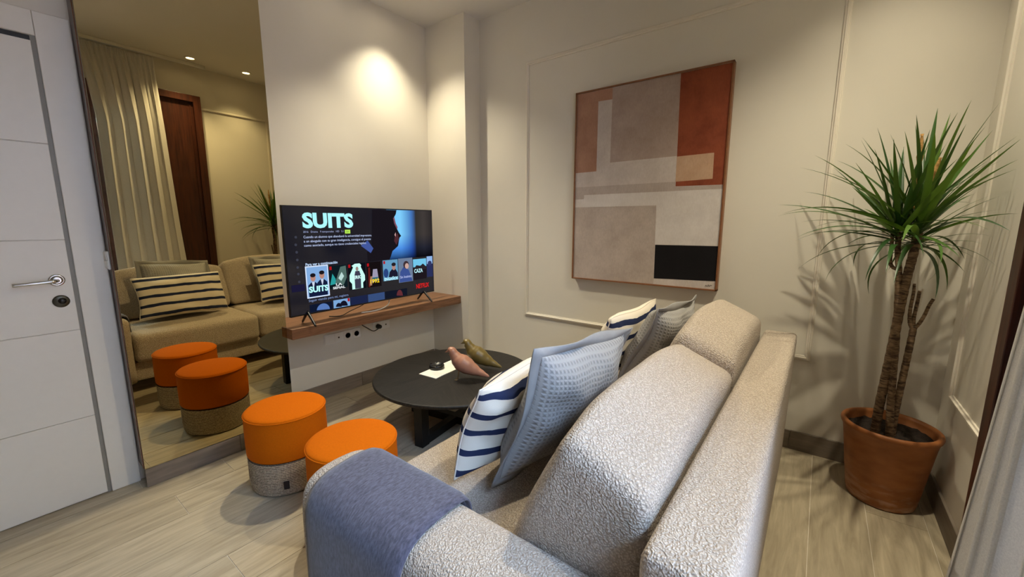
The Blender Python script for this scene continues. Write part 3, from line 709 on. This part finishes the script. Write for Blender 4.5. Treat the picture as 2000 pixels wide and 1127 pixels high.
block([(L, T), (-1.207, T), (-1.206, 2.114), (-1.307, 2.117), (-1.306, 1.656), (L, 1.655)], C_clay)
block([(-1.206, T), (-.774, T), (-.766, 1.709), (-1.206, 1.706)], C_taupe)
block([(-.773, T), (Rr, T), (Rr, 1.522), (-.764, 1.526)], C_rust)
block([(-.767, 1.705), (-.556, 1.708), (-.554, 1.559), (-.766, 1.554)], C_sand, .0006)
block([(L, 1.554), (-.768, 1.554), (-.766, 1.524), (Rr, 1.520), (Rr, 1.499), (-1.396, 1.498), (-1.398, 1.470), (L, 1.469)], C_grey)
block([(-1.394, 1.496), (Rr, 1.497), (Rr, 1.164), (-.872, 1.161), (-.876, 1.413), (L, 1.412), (L, 1.466), (-1.396, 1.468)], C_white)
block([(L, 1.411), (-.877, 1.411), (-.869, .90), (L, .90)], C_taup2, .0003)
block([(-.870, 1.159), (Rr, 1.162), (Rr, .950), (-.867, .938)], C_blk, .0003)
tube('signature', smooth_path([(-.552, PY+.007, .912), (-.545, PY+.007, .922), (-.540, PY+.007, .913), (-.533, PY+.007, .926), (-.527, PY+.007, .915), (-.520, PY+.007, .924), (-.513, PY+.007, .920)], 4), .0009, C_blk, pt, 5)

# ------------------------------------------------------------------ stools
def stool(label, x, y, rz):
    t = thing('pouf_stool', label, 'stool', (0, 0, 0), group='round orange pouf stools')
    R = .183; H = .387; zb = .165
    lathe('cushion_side', [(R-.004, zb+.012), (R, zb+.020), (R+.0015, .26), (R, H-.010)], (0, 0, 0), M_felt, t, 64, cap=False)
    lathe('cushion_top', [(R, H-.010), (R-.001, H-.005), (R-.006, H+.0), (R-.02, H+.004), (R*.6, H+.011), (0, H+.013)], (0, 0, 0), M_felt, t, 64, cap=False)
    pr = [(R+.0005+.0028*math.cos(a), H-.010+.0028*math.sin(a)) for a in [2*PI*k/8 for k in range(9)]]
    lathe('piping', pr, (0, 0, 0), M_felt, t, 64, cap=False)
    lathe('dark_band', [(R-.012, zb-.012), (R-.012, zb+.014), (R-.004, zb+.014)], (0, 0, 0), M_band, t, 48, cap=False)
    prof = [(0, .002), (R-.03, .002), (R-.014, .006)]
    n = 19
    for i in range(n):
        z0 = .008 + i*.0085
        for k in range(4):
            prof.append((R-.012+.010*min(1, z0/.06)**.5*1.0 - .002 + .0026*math.sin(PI*k/4), z0+.0085*k/4))
    prof.append((R-.012, .008+n*.0085)); prof.append((R-.03, .008+n*.0085))
    lathe('woven_base', prof, (0, 0, 0), M_rope, t, 64, cap=False)
    a = rz
    lb = box('leather_tag', -.001, .002, -.012, .012, .045, .085, M_band, t)
    lb.location = Vector(((R-.0005)*math.cos(a), (R-.0005)*math.sin(a), 0)); lb.rotation_euler = (0, 0, a)
    t.location = (x, y, 0)
    return t
stool('orange felt pouf on a woven cord base, the one nearer the mirror', -2.087, .862, math.radians(-30))
stool('orange felt pouf on a woven cord base, the one half hidden by the sofa arm', -1.534, .890, math.radians(200))

# ------------------------------------------------------------------ coffee table and what stands on it
TZ = .3425; TC = (-1.826, 1.801)
tb = thing('coffee_table', 'round black stained wooden coffee table between shelf and sofa', 'table', (TC[0], TC[1], 0))
lathe('table_top', [(0, TZ-.022), (.500, TZ-.022), (.507, TZ-.018), (.5093, TZ-.010), (.5093, TZ-.006), (.505, TZ-.001), (.50, TZ), (0, TZ)], (TC[0], TC[1], 0), M_table, tb, 96, smooth=False)
for k in range(4):
    a = math.radians(-82 + 90*k); c, s = math.cos(a), math.sin(a); cx, cy = TC[0]+.33*c, TC[1]+.33*s
    def rp(dx, dy, z): return (cx + dx*c - dy*s, cy + dx*s + dy*c, z)
    vv = [rp(dx, dy, z) for z in (0, TZ-.022) for dx, dy in ((-.03, -.03), (.03, -.03), (.03, .03), (-.03, .03))]
    obj('leg', vv, [(0, 1, 2, 3), (4, 5, 6, 7), (0, 1, 5, 4), (1, 2, 6, 5), (2, 3, 7, 6), (3, 0, 4, 7)], M_tleg, tb)
for k, z0 in ((0, .262), (1, .262), (0, .0), (1, .0)):
    a = math.radians(-82 + 90*k); c, s = math.cos(a), math.sin(a); h = .05
    zo = z0 + (.001 if k else 0)
    vv = [(TC[0]+dx*c-dy*s, TC[1]+dx*s+dy*c, z) for z in (zo, zo+h) for dx, dy in ((-.30, -.025), (.30, -.025), (.30, .025), (-.30, .025))]
    obj('crossbar', vv, [(0, 1, 2, 3), (4, 5, 6, 7), (0, 1, 5, 4), (1, 2, 6, 5), (2, 3, 7, 6), (3, 0, 4, 7)], M_tleg, tb)
pa = [(-1.982, 1.635), (-1.836, 1.646), (-1.862, 1.965), (-2.008, 1.954)]
pp = prism('paper_leaflet', pa, 'z', TZ, TZ+.003, M_paper)
tag(pp, 'white paper leaflet lying on the black coffee table under the small dark puck', 'paper')
pk = thing('puck_dish', 'small black round dish on the white leaflet', 'dish', (-1.968, 1.776, TZ+.003))
lathe('dish_body', [(0, 0), (.046, 0), (.050, .004), (.050, .020), (.047, .026), (.040, .026), (.036, .019), (0, .017)], (-1.968, 1.776, TZ+.003), M_black, pk, 40)
for k in range(6):
    a = k*PI/3 + .3
    lathe('stud', [(0, .004), (.004, .003), (.005, 0)], (-1.968+.043*math.cos(a), 1.776+.043*math.sin(a), TZ+.029), M_black, pk, 10)
def bird(label, x, y, ang, mat):
    t = thing('bird_figurine', label, 'figurine', (0, 0, 0), group='lacquered bird figurines')
    sp = smooth_path([(-.063, 0, .177), (-.054, 0, .182), (-.044, 0, .186), (-.032, 0, .181), (-.022, 0, .166), (-.010, 0, .148), (.006, 0, .128), (.028, 0, .110), (.060, 0, .090), (.100, 0, .068), (.140, 0, .050), (.180, 0, .033), (.198, 0, .026)], 4)
    rr = [.002, .010, .021, .0265, .028, .034, .046, .054, .051, .038, .023, .0115, .004]
    rad = []
    for i in range(len(sp)):
        q = i/4; k = min(int(q), len(rr)-2); f = q-k; f = f*f*(3-2*f); rad.append(rr[k]*(1-f)+rr[k+1]*f)
    b = tube('body', sp, rad, mat, t, 20)
    tube('beak', [(-.052, 0, .181), (-.062, 0, .178), (-.076, 0, .172)], [.009, .006, .0008], mat, t, 12)
    for s in (-1, 1):
        tube('leg', [(.012, s*.010, .085), (.002, s*.013, .002)], .0016, M_wire, t, 8)
        tube('foot', [(.006, s*.013, .0016), (-.016, s*.015, .0016)], .0016, M_wire, t, 8)
    t.location = (x, y, TZ); t.rotation_euler = (0, 0, ang)
    return t
bird('rose pink lacquered bird figurine in front, on the coffee table', -1.722, 1.722, math.radians(31), M_bird1)
bird('olive green lacquered bird figurine behind the pink one', -1.768, 1.905, math.radians(28), M_bird2)

# ------------------------------------------------------------------ sofa
sf = thing('sofa', 'cream boucle two-seat sofa seen from behind its back, with loose cushions', 'sofa', (-.62, 1.55, 0))
AY0, AY1, AZ = .478, .700, .592
def arm_sections(name, y0, y1, flip, x0, x1):
    # cross-section of the arm (y,z): outer side with a large round-over
    w = y1-y0
    prof = [(0, .10), (0, .20), (0, .32), (0, .42), (.001, .48), (.004, .52), (.012, .548), (.030, .572), (.062, .587), (.105, .592), (.160, .592), (.196, .586), (w-.008, .572), (w, .548), (w, .46), (w, .30), (w, .10)]
    prof = [tuple(p.xy) for p in smooth_path([(a, b, 0) for a, b in prof], 3)]
    cy, cz = w*.5, .36
    R = .055
    secs = [(x0 + R - R*math.cos(PI/2*k/7), R - R*math.sin(PI/2*k/7)) for k in range(8)]
    secs += [(x0+R+(x1-x0-R)*k/20, 0) for k in range(1, 21)]
    v, f = [], []; n = len(prof)
    for x, ins in secs:
        for a, b in prof:
            da, db = a-cy, b-cz
            aa = cy + math.copysign(max(0, abs(da)-ins), da); bb = cz + math.copysign(max(0, abs(db)-ins), db) if b > .12 else b
            y = y0+aa if not flip else y1-aa
            v.append((x, y, bb))
    for i in range(len(secs)-1):
        for k in range(n):
            f.append((i*n+k, i*n+(k+1) % n, (i+1)*n+(k+1) % n, (i+1)*n+k))
    f += [tuple(range(n)), tuple(range((len(secs)-1)*n, len(secs)*n))]
    return obj(name, v, f, M_boucle, sf, True)
arm_sections('arm', AY0, AY1, False, -1.155, -.19)
arm_sections('arm', 2.40, 2.625, True, -1.155, -.19)
def sag(q, amp=.004, s=6): return amp*noise.noise(q*s)
SEATZ = .462
def seat(y0, y1):
    cy = (y0+y1)/2; hy = (y1-y0)/2-.002
    def fn(q):
        b = .012*(1-(q.y/hy)**2)*(1-(q.x/.44)**2) if q.z > 0 else 0
        p = Vector((-.70+q.x, cy+q.y, .345+q.z + b))
        return p + Vector((0, 0, sag(p)))
    soft_box('seat_cushion', .442, hy, .112, (.05, .035, .05), fn, M_boucle, sf, 26)
seat(.703, 1.575); seat(1.575, 2.398)
def fb(q): return Vector((-.60+q.x, 1.55+q.y, .165+q.z))
soft_box('base', .49, 1.0, .075, .02, fb, M_boucle, sf, 10)
BF0, BF1, BFZ = .615, 2.470, .752
def fbk(q):
    z = .41+q.z*1.0
    p = Vector((-.132+q.x, (BF0+BF1)/2+q.y, z))
    lean = .02*(z-.4)/.35
    return p + Vector((lean*.3, 0, sag(p, .003, 5)))
soft_box('back_frame', .072, (BF1-BF0)/2, BFZ-.41, (.022, .018, .022), fbk, M_boucle, sf, 26)
for x, y in ((-1.05, .60), (-1.05, 2.5), (-.2, .75), (-.2, 2.38)):
    lathe('leg', [(0, 0), (.018, 0), (.024, .10), (0, .10)], (x, y, 0), M_tleg, sf, 16)
def back_cushion(y0, y1, ztop, near=False):
    cy = (y0+y1)/2; hy = (y1-y0)/2; H = (ztop-.470)/2; zc = (ztop+.470)/2
    def fn(q):
        s = (q.z+H)/(2*H)                                  # 0 bottom .. 1 top
        xf = -.575 + (.175)*s; xb = -.216 + .010*s
        t = (q.x+.17)/.34
        x = xf + (xb-xf)*t
        z = zc + q.z - .085*t*s*s                           # top slopes down to the back
        ey = 1-(abs(q.y)/hy)**2.5
        if t < .5: x -= .028*ey*math.sin(PI*min(1, max(0, s)))*(1-t)*1.6
        z += .035*ey*s*s - .012*(1-ey)*s
        yy = cy + q.y + .012*math.sin(PI*max(0, min(1, s)))*math.copysign(1, q.y)*(abs(q.y)/hy)**6
        p = Vector((x, yy, z))
        return p + Vector((0, 0, .006*noise.noise(p*5))) + Vector((.004*noise.noise(p*7+Vector((3, 1, 0))), 0, 0))
    soft_box('back_cushion', .17, hy, H, (.045, .030, .045), fn, M_boucle, sf, 30)
back_cushion(.705, 1.578, .868); back_cushion(1.584, 2.41, .905)

# ------------------------------------------------------------------ scatter cushions
def pillow(name, label, bl, br, tr, tl, thick, mat, flange=0.0, fmat=None, group=None, seed=0, pinch=.05, cat='cushion'):
    bl, br, tr, tl = map(Vector, (bl, br, tr, tl))
    cen = (bl+br+tr+tl)/4; nrm = (br-bl).cross(tl-bl).normalized()
    base = (bl+br)/2
    t = thing(name, label, cat, tuple(base), group)
    N = 32
    def P(u, v, side, f=0.0):
        a, b = 2*u-1, 2*v-1
        uu = .5 + (u-.5)*(1-pinch*(1-b*b)); vv = .5 + (v-.5)*(1-pinch*(1-a*a))
        base_p = bl*(1-uu)*(1-vv) + br*uu*(1-vv) + tr*uu*vv + tl*(1-uu)*vv
        th = thick*(max(0, 1-abs(a)**2.6)*max(0, 1-abs(b)**2.6))**.5
        w = noise.noise(Vector((u*3.1+seed, v*3.3, side*1.7+seed)))*.022 + noise.noise(Vector((u*8+seed, v*7, side*2.0)))*.010
        edge = min(1, (1-max(abs(a), abs(b)))*6)
        wav = .010*math.sin(7*u+seed)*abs(b)**3 + .010*math.sin(6*v+seed*2)*abs(a)**3
        return base_p + nrm*(side*(th + w*edge) + wav)
    vv_, ff, uvs = [], [], []
    idx = {}
    def add(i, j, side):
        s = 0 if i in (0, N) or j in (0, N) else side
        k = (i, j, s)
        if k not in idx:
            u = .5-.5*math.cos(PI*i/N); v = .5-.5*math.cos(PI*j/N)
            idx[k] = len(vv_); vv_.append(P(u, v, side if s else 0)); uvs.append((u, v))
        return idx[k]
    for side in (1, -1):
        for i in range(N):
            for j in range(N):
                ff.append((add(i, j, side), add(i+1, j, side), add(i+1, j+1, side), add(i, j+1, side)))
    body = obj('cushion_cover', vv_, ff, mat, t, True, uvs)
    if flange:
        # flat border sewn round the edge, slightly rippled
        ring = []
        M = 20
        for k in range(4*M):
            e, q = divmod(k, M); s = q/M
            u, v = [(s, 0), (1, s), (1-s, 1), (0, 1-s)][e]
            ring.append((u, v))
        V, Fc = [], []
        n = len(ring)
        for lay in (0, 1, 2):
            for d in (-1, 1):
                for (u, v) in ring:
                    p = P(u, v, 0); out = p-cen; out -= nrm*out.dot(nrm); L_ = out.length
                    k_ = lay/2
                    rip = .016*math.sin(9*u+5*v+seed*3)*k_
                    V.append(p + out/L_*flange*(k_*1.25-.25) + nrm*(d*.0022 + rip))
        def id_(lay, d, k): return (lay*2+d)*n + k % n
        for k in range(n):
            for lay in (0, 1):
                Fc.append((id_(lay, 0, k), id_(lay, 0, k+1), id_(lay+1, 0, k+1), id_(lay+1, 0, k)))
                Fc.append((id_(lay, 1, k), id_(lay, 1, k+1), id_(lay+1, 1, k+1), id_(lay+1, 1, k)))
            Fc.append((id_(2, 0, k), id_(2, 0, k+1), id_(2, 1, k+1), id_(2, 1, k)))
            Fc.append((id_(0, 0, k), id_(0, 0, k+1), id_(0, 1, k+1), id_(0, 1, k)))
        obj('flange_border', V, Fc, fmat, t, True)
    else:
        loop = [P(u, v, 0) for (u, v) in [(i/24, 0) for i in range(24)] + [(1, i/24) for i in range(24)] + [(1-i/24, 1) for i in range(24)] + [(0, 1-i/24) for i in range(25)]]
        tube('piping', loop, .0028, mat if fmat is None else fmat, t, 6)
    return t
GP = 'scatter cushions on the sofa'
pillow('striped_cushion', 'cream cushion with navy stripes, the nearer one at the front by the sofa arm', (-.862, .820, .515), (-.840, 1.450, .500), (-.728, 1.440, .838), (-.750, .820, .838), .074, M_stripe, group=GP, seed=1)
pillow('striped_cushion', 'cream cushion with navy stripes, the farther one toward the painting wall', (-.862, 1.728, .515), (-.850, 2.345, .500), (-.730, 2.335, .870), (-.739, 1.722, .866), .074, M_stripe, group=GP, seed=4)
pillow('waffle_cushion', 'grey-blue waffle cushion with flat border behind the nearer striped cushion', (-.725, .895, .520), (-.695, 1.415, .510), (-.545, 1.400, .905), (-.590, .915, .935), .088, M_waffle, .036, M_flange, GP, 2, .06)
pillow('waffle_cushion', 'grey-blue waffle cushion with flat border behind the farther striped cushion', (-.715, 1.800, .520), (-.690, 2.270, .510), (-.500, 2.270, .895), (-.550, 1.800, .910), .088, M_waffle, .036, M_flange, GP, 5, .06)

# ------------------------------------------------------------------ throw over the near arm
th = thing('wool_throw', 'folded blue-grey wool throw draped over the near sofa arm', 'blanket', (-.87, .59, .6))
path = [(.716, .475), (.712, .53), (.708, .575), (.694, .597), (.66, .6045), (.60, .6055), (.545, .600), (.508, .584), (.483, .557), (.470, .520), (.4655, .46), (.464, .38), (.463, .28), (.462, .18), (.461, .10)]
path = [tuple(p.xy) for p in smooth_path([(a, b, 0) for a, b in path], 4)]
def drape(name, x0, x1, off, thick, nx=26, start=0):
    V, Fc = [], []; pth = path[start:]; n = len(pth)
    nr = []
    for i in range(n):
        a = Vector(pth[max(0, i-1)]); b = Vector(pth[min(n-1, i+1)]); d = (b-a).normalized(); nr.append(Vector((d.y, -d.x)))
    for lay in (0, 1):
        for i, (y, z) in enumerate(pth):
            for k in range(nx+1):
                t = k/nx; hang = max(0, .5-z)
                x = x0 + (x1-x0)*t + (t-.5)*.05*hang + .004*math.sin(9*z+4*y+t)
                w = .003*noise.noise(Vector((x*9, y*9, z*9))) + (.006*math.sin(x*26+z*4)*min(1, hang*4))
                e = min(1, min(t, 1-t)*nx/2.0, (n-1-i)/3.0)
                o = off + w + (thick*(.35+.65*e) if lay else 0)
                m = nr[i]
                V.append((x, y + m.x*o, z + m.y*o))
    S = n*(nx+1)
    for lay in (0, 1):
        for i in range(n-1):
            for k in range(nx):
                a = lay*S + i*(nx+1)+k; Fc.append((a, a+1, a+nx+2, a+nx+1))
    def edge(lst):
        for p, q in zip(lst[:-1], lst[1:]): Fc.append((p, q, q+S, p+S))
    edge(list(range(nx+1))); edge([(n-1)*(nx+1)+k for k in range(nx+1)]); edge([i*(nx+1) for i in range(n)]); edge([i*(nx+1)+nx for i in range(n)])
    return obj(name, V, Fc, M_throw, th, True)
# outward normal check: first path segment climbs on the inner side (+y), so outward is +y there
drape('under_fold', -1.060, -.680, -.011, .006, start=2)
drape('upper_fold', -1.075, -.668, -.004, .010)

# ------------------------------------------------------------------ potted dracaena
pl_ = thing('potted_plant', 'tall potted dracaena in a terracotta pot standing in the far corner', 'plant', (.335, 2.49, 0))
PCx, PCy = .335, 2.488
lathe('pot', [(0, 0), (.118, 0), (.126, .006), (.131, .03), (.146, .15), (.164, .30), (.171, .345), (.178, .352), (.181, .362), (.178, .372), (.170, .376), (.161, .372), (.157, .360), (.153, .30), (.14, .30)], (PCx, PCy, 0), M_terra, pl_, 72, cap=False)
v, f = [(PCx, PCy, .335)], []
nr_, na = 12, 48
for i in range(1, nr_+1):
    for k in range(na):
        a = 2*PI*k/na; r = .157*i/nr_; x, y = PCx+r*math.cos(a), PCy+r*math.sin(a)
        v.append((x, y, .332+.010*noise.noise(Vector((x*28, y*28, 0)))+.006*noise.noise(Vector((x*70, y*70, 2)))))
for k in range(na): f.append((0, 1+k, 1+(k+1) % na))
for i in range(nr_-1):
    for k in range(na): f.append((1+i*na+k, 1+i*na+(k+1) % na, 1+(i+1)*na+(k+1) % na, 1+(i+1)*na+k))
obj('soil', v, f, M_soil, pl_, True)
def cane(name, pts, r0, r1, seg=14, sub=10):
    p = smooth_path(pts, sub); n = len(p)
    rad = [(r0+(r1-r0)*i/(n-1))*(1+.05*math.sin(i*2.1)) for i in range(n)]
    return tube(name, p, rad, M_bark, pl_, seg)
cane('trunk', [(.284, 2.455, .32), (.284, 2.452, .45), (.291, 2.45, .62), (.298, 2.45, .78), (.303, 2.45, .92), (.309, 2.45, 1.05), (.318, 2.45, 1.16), (.323, 2.45, 1.26)], .018, .016)
cane('trunk', [(.333, 2.44, .32), (.322, 2.44, .45), (.313, 2.443, .62), (.306, 2.446, .78), (.293, 2.45, .95), (.283, 2.45, 1.08), (.268, 2.45, 1.18), (.263, 2.45, 1.26)], .015, .010)
cane('trunk', [(.343, 2.47, .32), (.342, 2.46, .45), (.347, 2.455, .60), (.352, 2.45, .74), (.356, 2.45, .855)], .014, .012)
cane('branch', [(.281, 2.45, 1.10), (.262, 2.45, 1.105), (.249, 2.45, 1.13), (.246, 2.45, 1.19), (.243, 2.45, 1.27)], .008, .007, 10)
cane('stub', [(.353, 2.45, .84), (.341, 2.448, .87), (.336, 2.447, .93), (.338, 2.447, 1.0), (.336, 2.446, 1.04)], .008, .005, 10)
cane('stub', [(.356, 2.45, .85), (.352, 2.452, .89), (.355, 2.453, .95), (.357, 2.453, 1.01)], .007, .006, 10)
cane('stub', [(.357, 2.45, .84), (.372, 2.45, .87), (.384, 2.45, .91), (.392, 2.449, .95), (.402, 2.449, .98)], .007, .006, 10)
# leaf blades: unit length along +x, four degrees of droop
def blade(droop, wid):
    V, Fc = [], []; n = 12
    for i in range(n+1):
        t = i/n
        w = wid*(.55+.45*min(1, t*4))*(1-t**2.2)**.9 if t < 1 else 0.0005
        ang = droop*(t**1.6)
        V += [None]*0
        # integrate the arc
        if i == 0: x, z = 0.0, 0.0
        else:
            am = droop*(((i-.5)/n)**1.6); x += math.cos(am)/n; z -= math.sin(am)/n
        V += [(x, -w, z+w*.35), (x, 0, z), (x, w, z+w*.35)]
    for i in range(n):
        a = i*3; Fc += [(a, a+1, a+4, a+3), (a+1, a+2, a+5, a+4)]
    me = bpy.data.meshes.new('leaf'); me.from_pydata(V, [], Fc); me.update(); me.materials.append(M_leaf)
    for p in me.polygons: p.use_smooth = True
    return me, (V[-2][0], V[-2][2])
BL = [blade(d, w) for d, w in ((.12, .028), (.45, .028), (.9, .027), (1.5, .025), (2.1, .023))]
def add_leaf(cx, cy, cz, az, el, ln, var):
    me, (tx, tz) = BL[var]
    rx = random.uniform(-.35, .35); wy = random.uniform(.8, 1.1)
    for _ in range(25):
        m4 = Matrix.Translation((cx, cy, cz)) @ Matrix.Rotation(az, 4, 'Z') @ Matrix.Rotation(-el, 4, 'Y') @ Matrix.Rotation(rx, 4, 'X')
        pts = [m4 @ Vector((v.co.x*ln, v.co.y*ln*wy, v.co.z*ln)) for v in me.vertices]
        if max(p.x for p in pts) < XC-.006 and max(p.y for p in pts) < YB-.006: break
        ln *= .95; el += .04
    o = bpy.data.objects.new('leaf', me); link(o, pl_)
    o.location = Vector((cx, cy, cz)) - OFF[pl_.name]
    o.rotation_mode = 'XYZ'; o.rotation_euler = (rx, -el, az)
    o.scale = (ln, ln*wy, ln)
def crown(cx, cy, z0, z1, n, lmin, lmax):
    for i in range(n):
        t = i/(n-1)                       # 0 lowest .. 1 top
        az = i*2.39996 + random.uniform(-.3, .3)
        el = math.radians(-8 + 84*t**.9 + random.uniform(-10, 10))
        ln = (lmin + (lmax-lmin)*(1-abs(t-.55)*1.2))*random.uniform(.85, 1.12)
        var = min(4, max(0, int(3.3*(1-t)**1.3 + random.uniform(-.6, .8))))
        add_leaf(cx + .010*math.cos(az), cy + .010*math.sin(az), z0 + (z1-z0)*t, az, min(el, 1.45), ln, var)
crown(.323, 2.45, 1.19, 1.33, 54, .36, .50)
crown(.263, 2.45, 1.20, 1.30, 38, .34, .47)
crown(.243, 2.45, 1.25, 1.30, 14, .28, .38)
for pts, r in (([(.297, 2.43, 1.36), (.292, 2.42, 1.50), (.285, 2.41, 1.66)], .009), ([(.318, 2.42, 1.36), (.330, 2.41, 1.46), (.348, 2.40, 1.56)], .009)):
    p = smooth_path(pts, 10); n = len(p)
    tube('flower_spike', p, [r*(.45+.55*min(1, i/8))*(1+.25*math.sin(i*1.9))*(1 if i < n-4 else .6) for i in range(n)], M_flower, pl_, 9)

# ------------------------------------------------------------------ curtain
ct = thing('curtain', 'floor-length grey-beige pleated curtain drawn aside at the balcony window', 'curtain', (.42, 1.25, 0))
V, Fc = [], []
ny, nz = 150, 60
ZT = 2.865
def cpt(s, z):
    h = z/ZT
    q = min(1, (1-h)*4.5)                                   # 0 at the heading, 1 below the gather
    ya = .925 + .075*q; yb = 1.475 + .095*(1-h)**1.4
    sw = s + .018*math.sin(5*s+2.5*h) + .02*(1-h)*math.sin(8*s+1)
    ph = 2*PI*5.0*sw + .35*math.sin(3*h + 2*s) + .6
    fine = math.sin(2*PI*16*s)
    amp = .006 + .033*q*(.8+.2*math.sin(11*s+1.2))
    y = ya + (yb-ya)*s + .016*math.sin(2*ph)*q
    x = .400 + .014*s*s + amp*(1-.7*s**3)*math.sin(ph) + .010*(1-q)*fine - .14*max(0, .42-h)*s**2
    return (x, y, z)
for j in range(nz+1):
    z = .012 + (ZT-.012)*j/nz
    for i in range(ny+1): V.append(cpt(i/ny, z))
for j in range(nz):
    for i in range(ny):
        a = j*(ny+1)+i; Fc.append((a, a+1, a+ny+2, a+ny+1))
cl = obj('curtain_cloth', V, Fc, M_curtain, ct, True)
V, Fc = [], []
for j in range(9):
    z = 2.79 + .10*j/8
    for i in range(241):
        s = i/240; x, y, _ = cpt(s, ZT)
        V.append((.404 + .010*math.sin(2*PI*16*s), .925+.55*s, z))
for j in range(8):
    for i in range(240):
        a = j*241+i; Fc.append((a, a+1, a+242, a+241))
obj('pleat_tape', V, Fc, M_curtain, ct, True)
rl = thing('curtain_rail', 'slim white curtain rail on the ceiling above the balcony window', 'curtain rail', (.43, .5, CEIL-.03))
box('track', .388, .413, -1.2, 1.90, CEIL-.028, CEIL, M_white, rl, .002, 1)
box('end_cap', .385, .416, 1.90, 1.912, CEIL-.031, CEIL, M_white, rl, .002, 1)
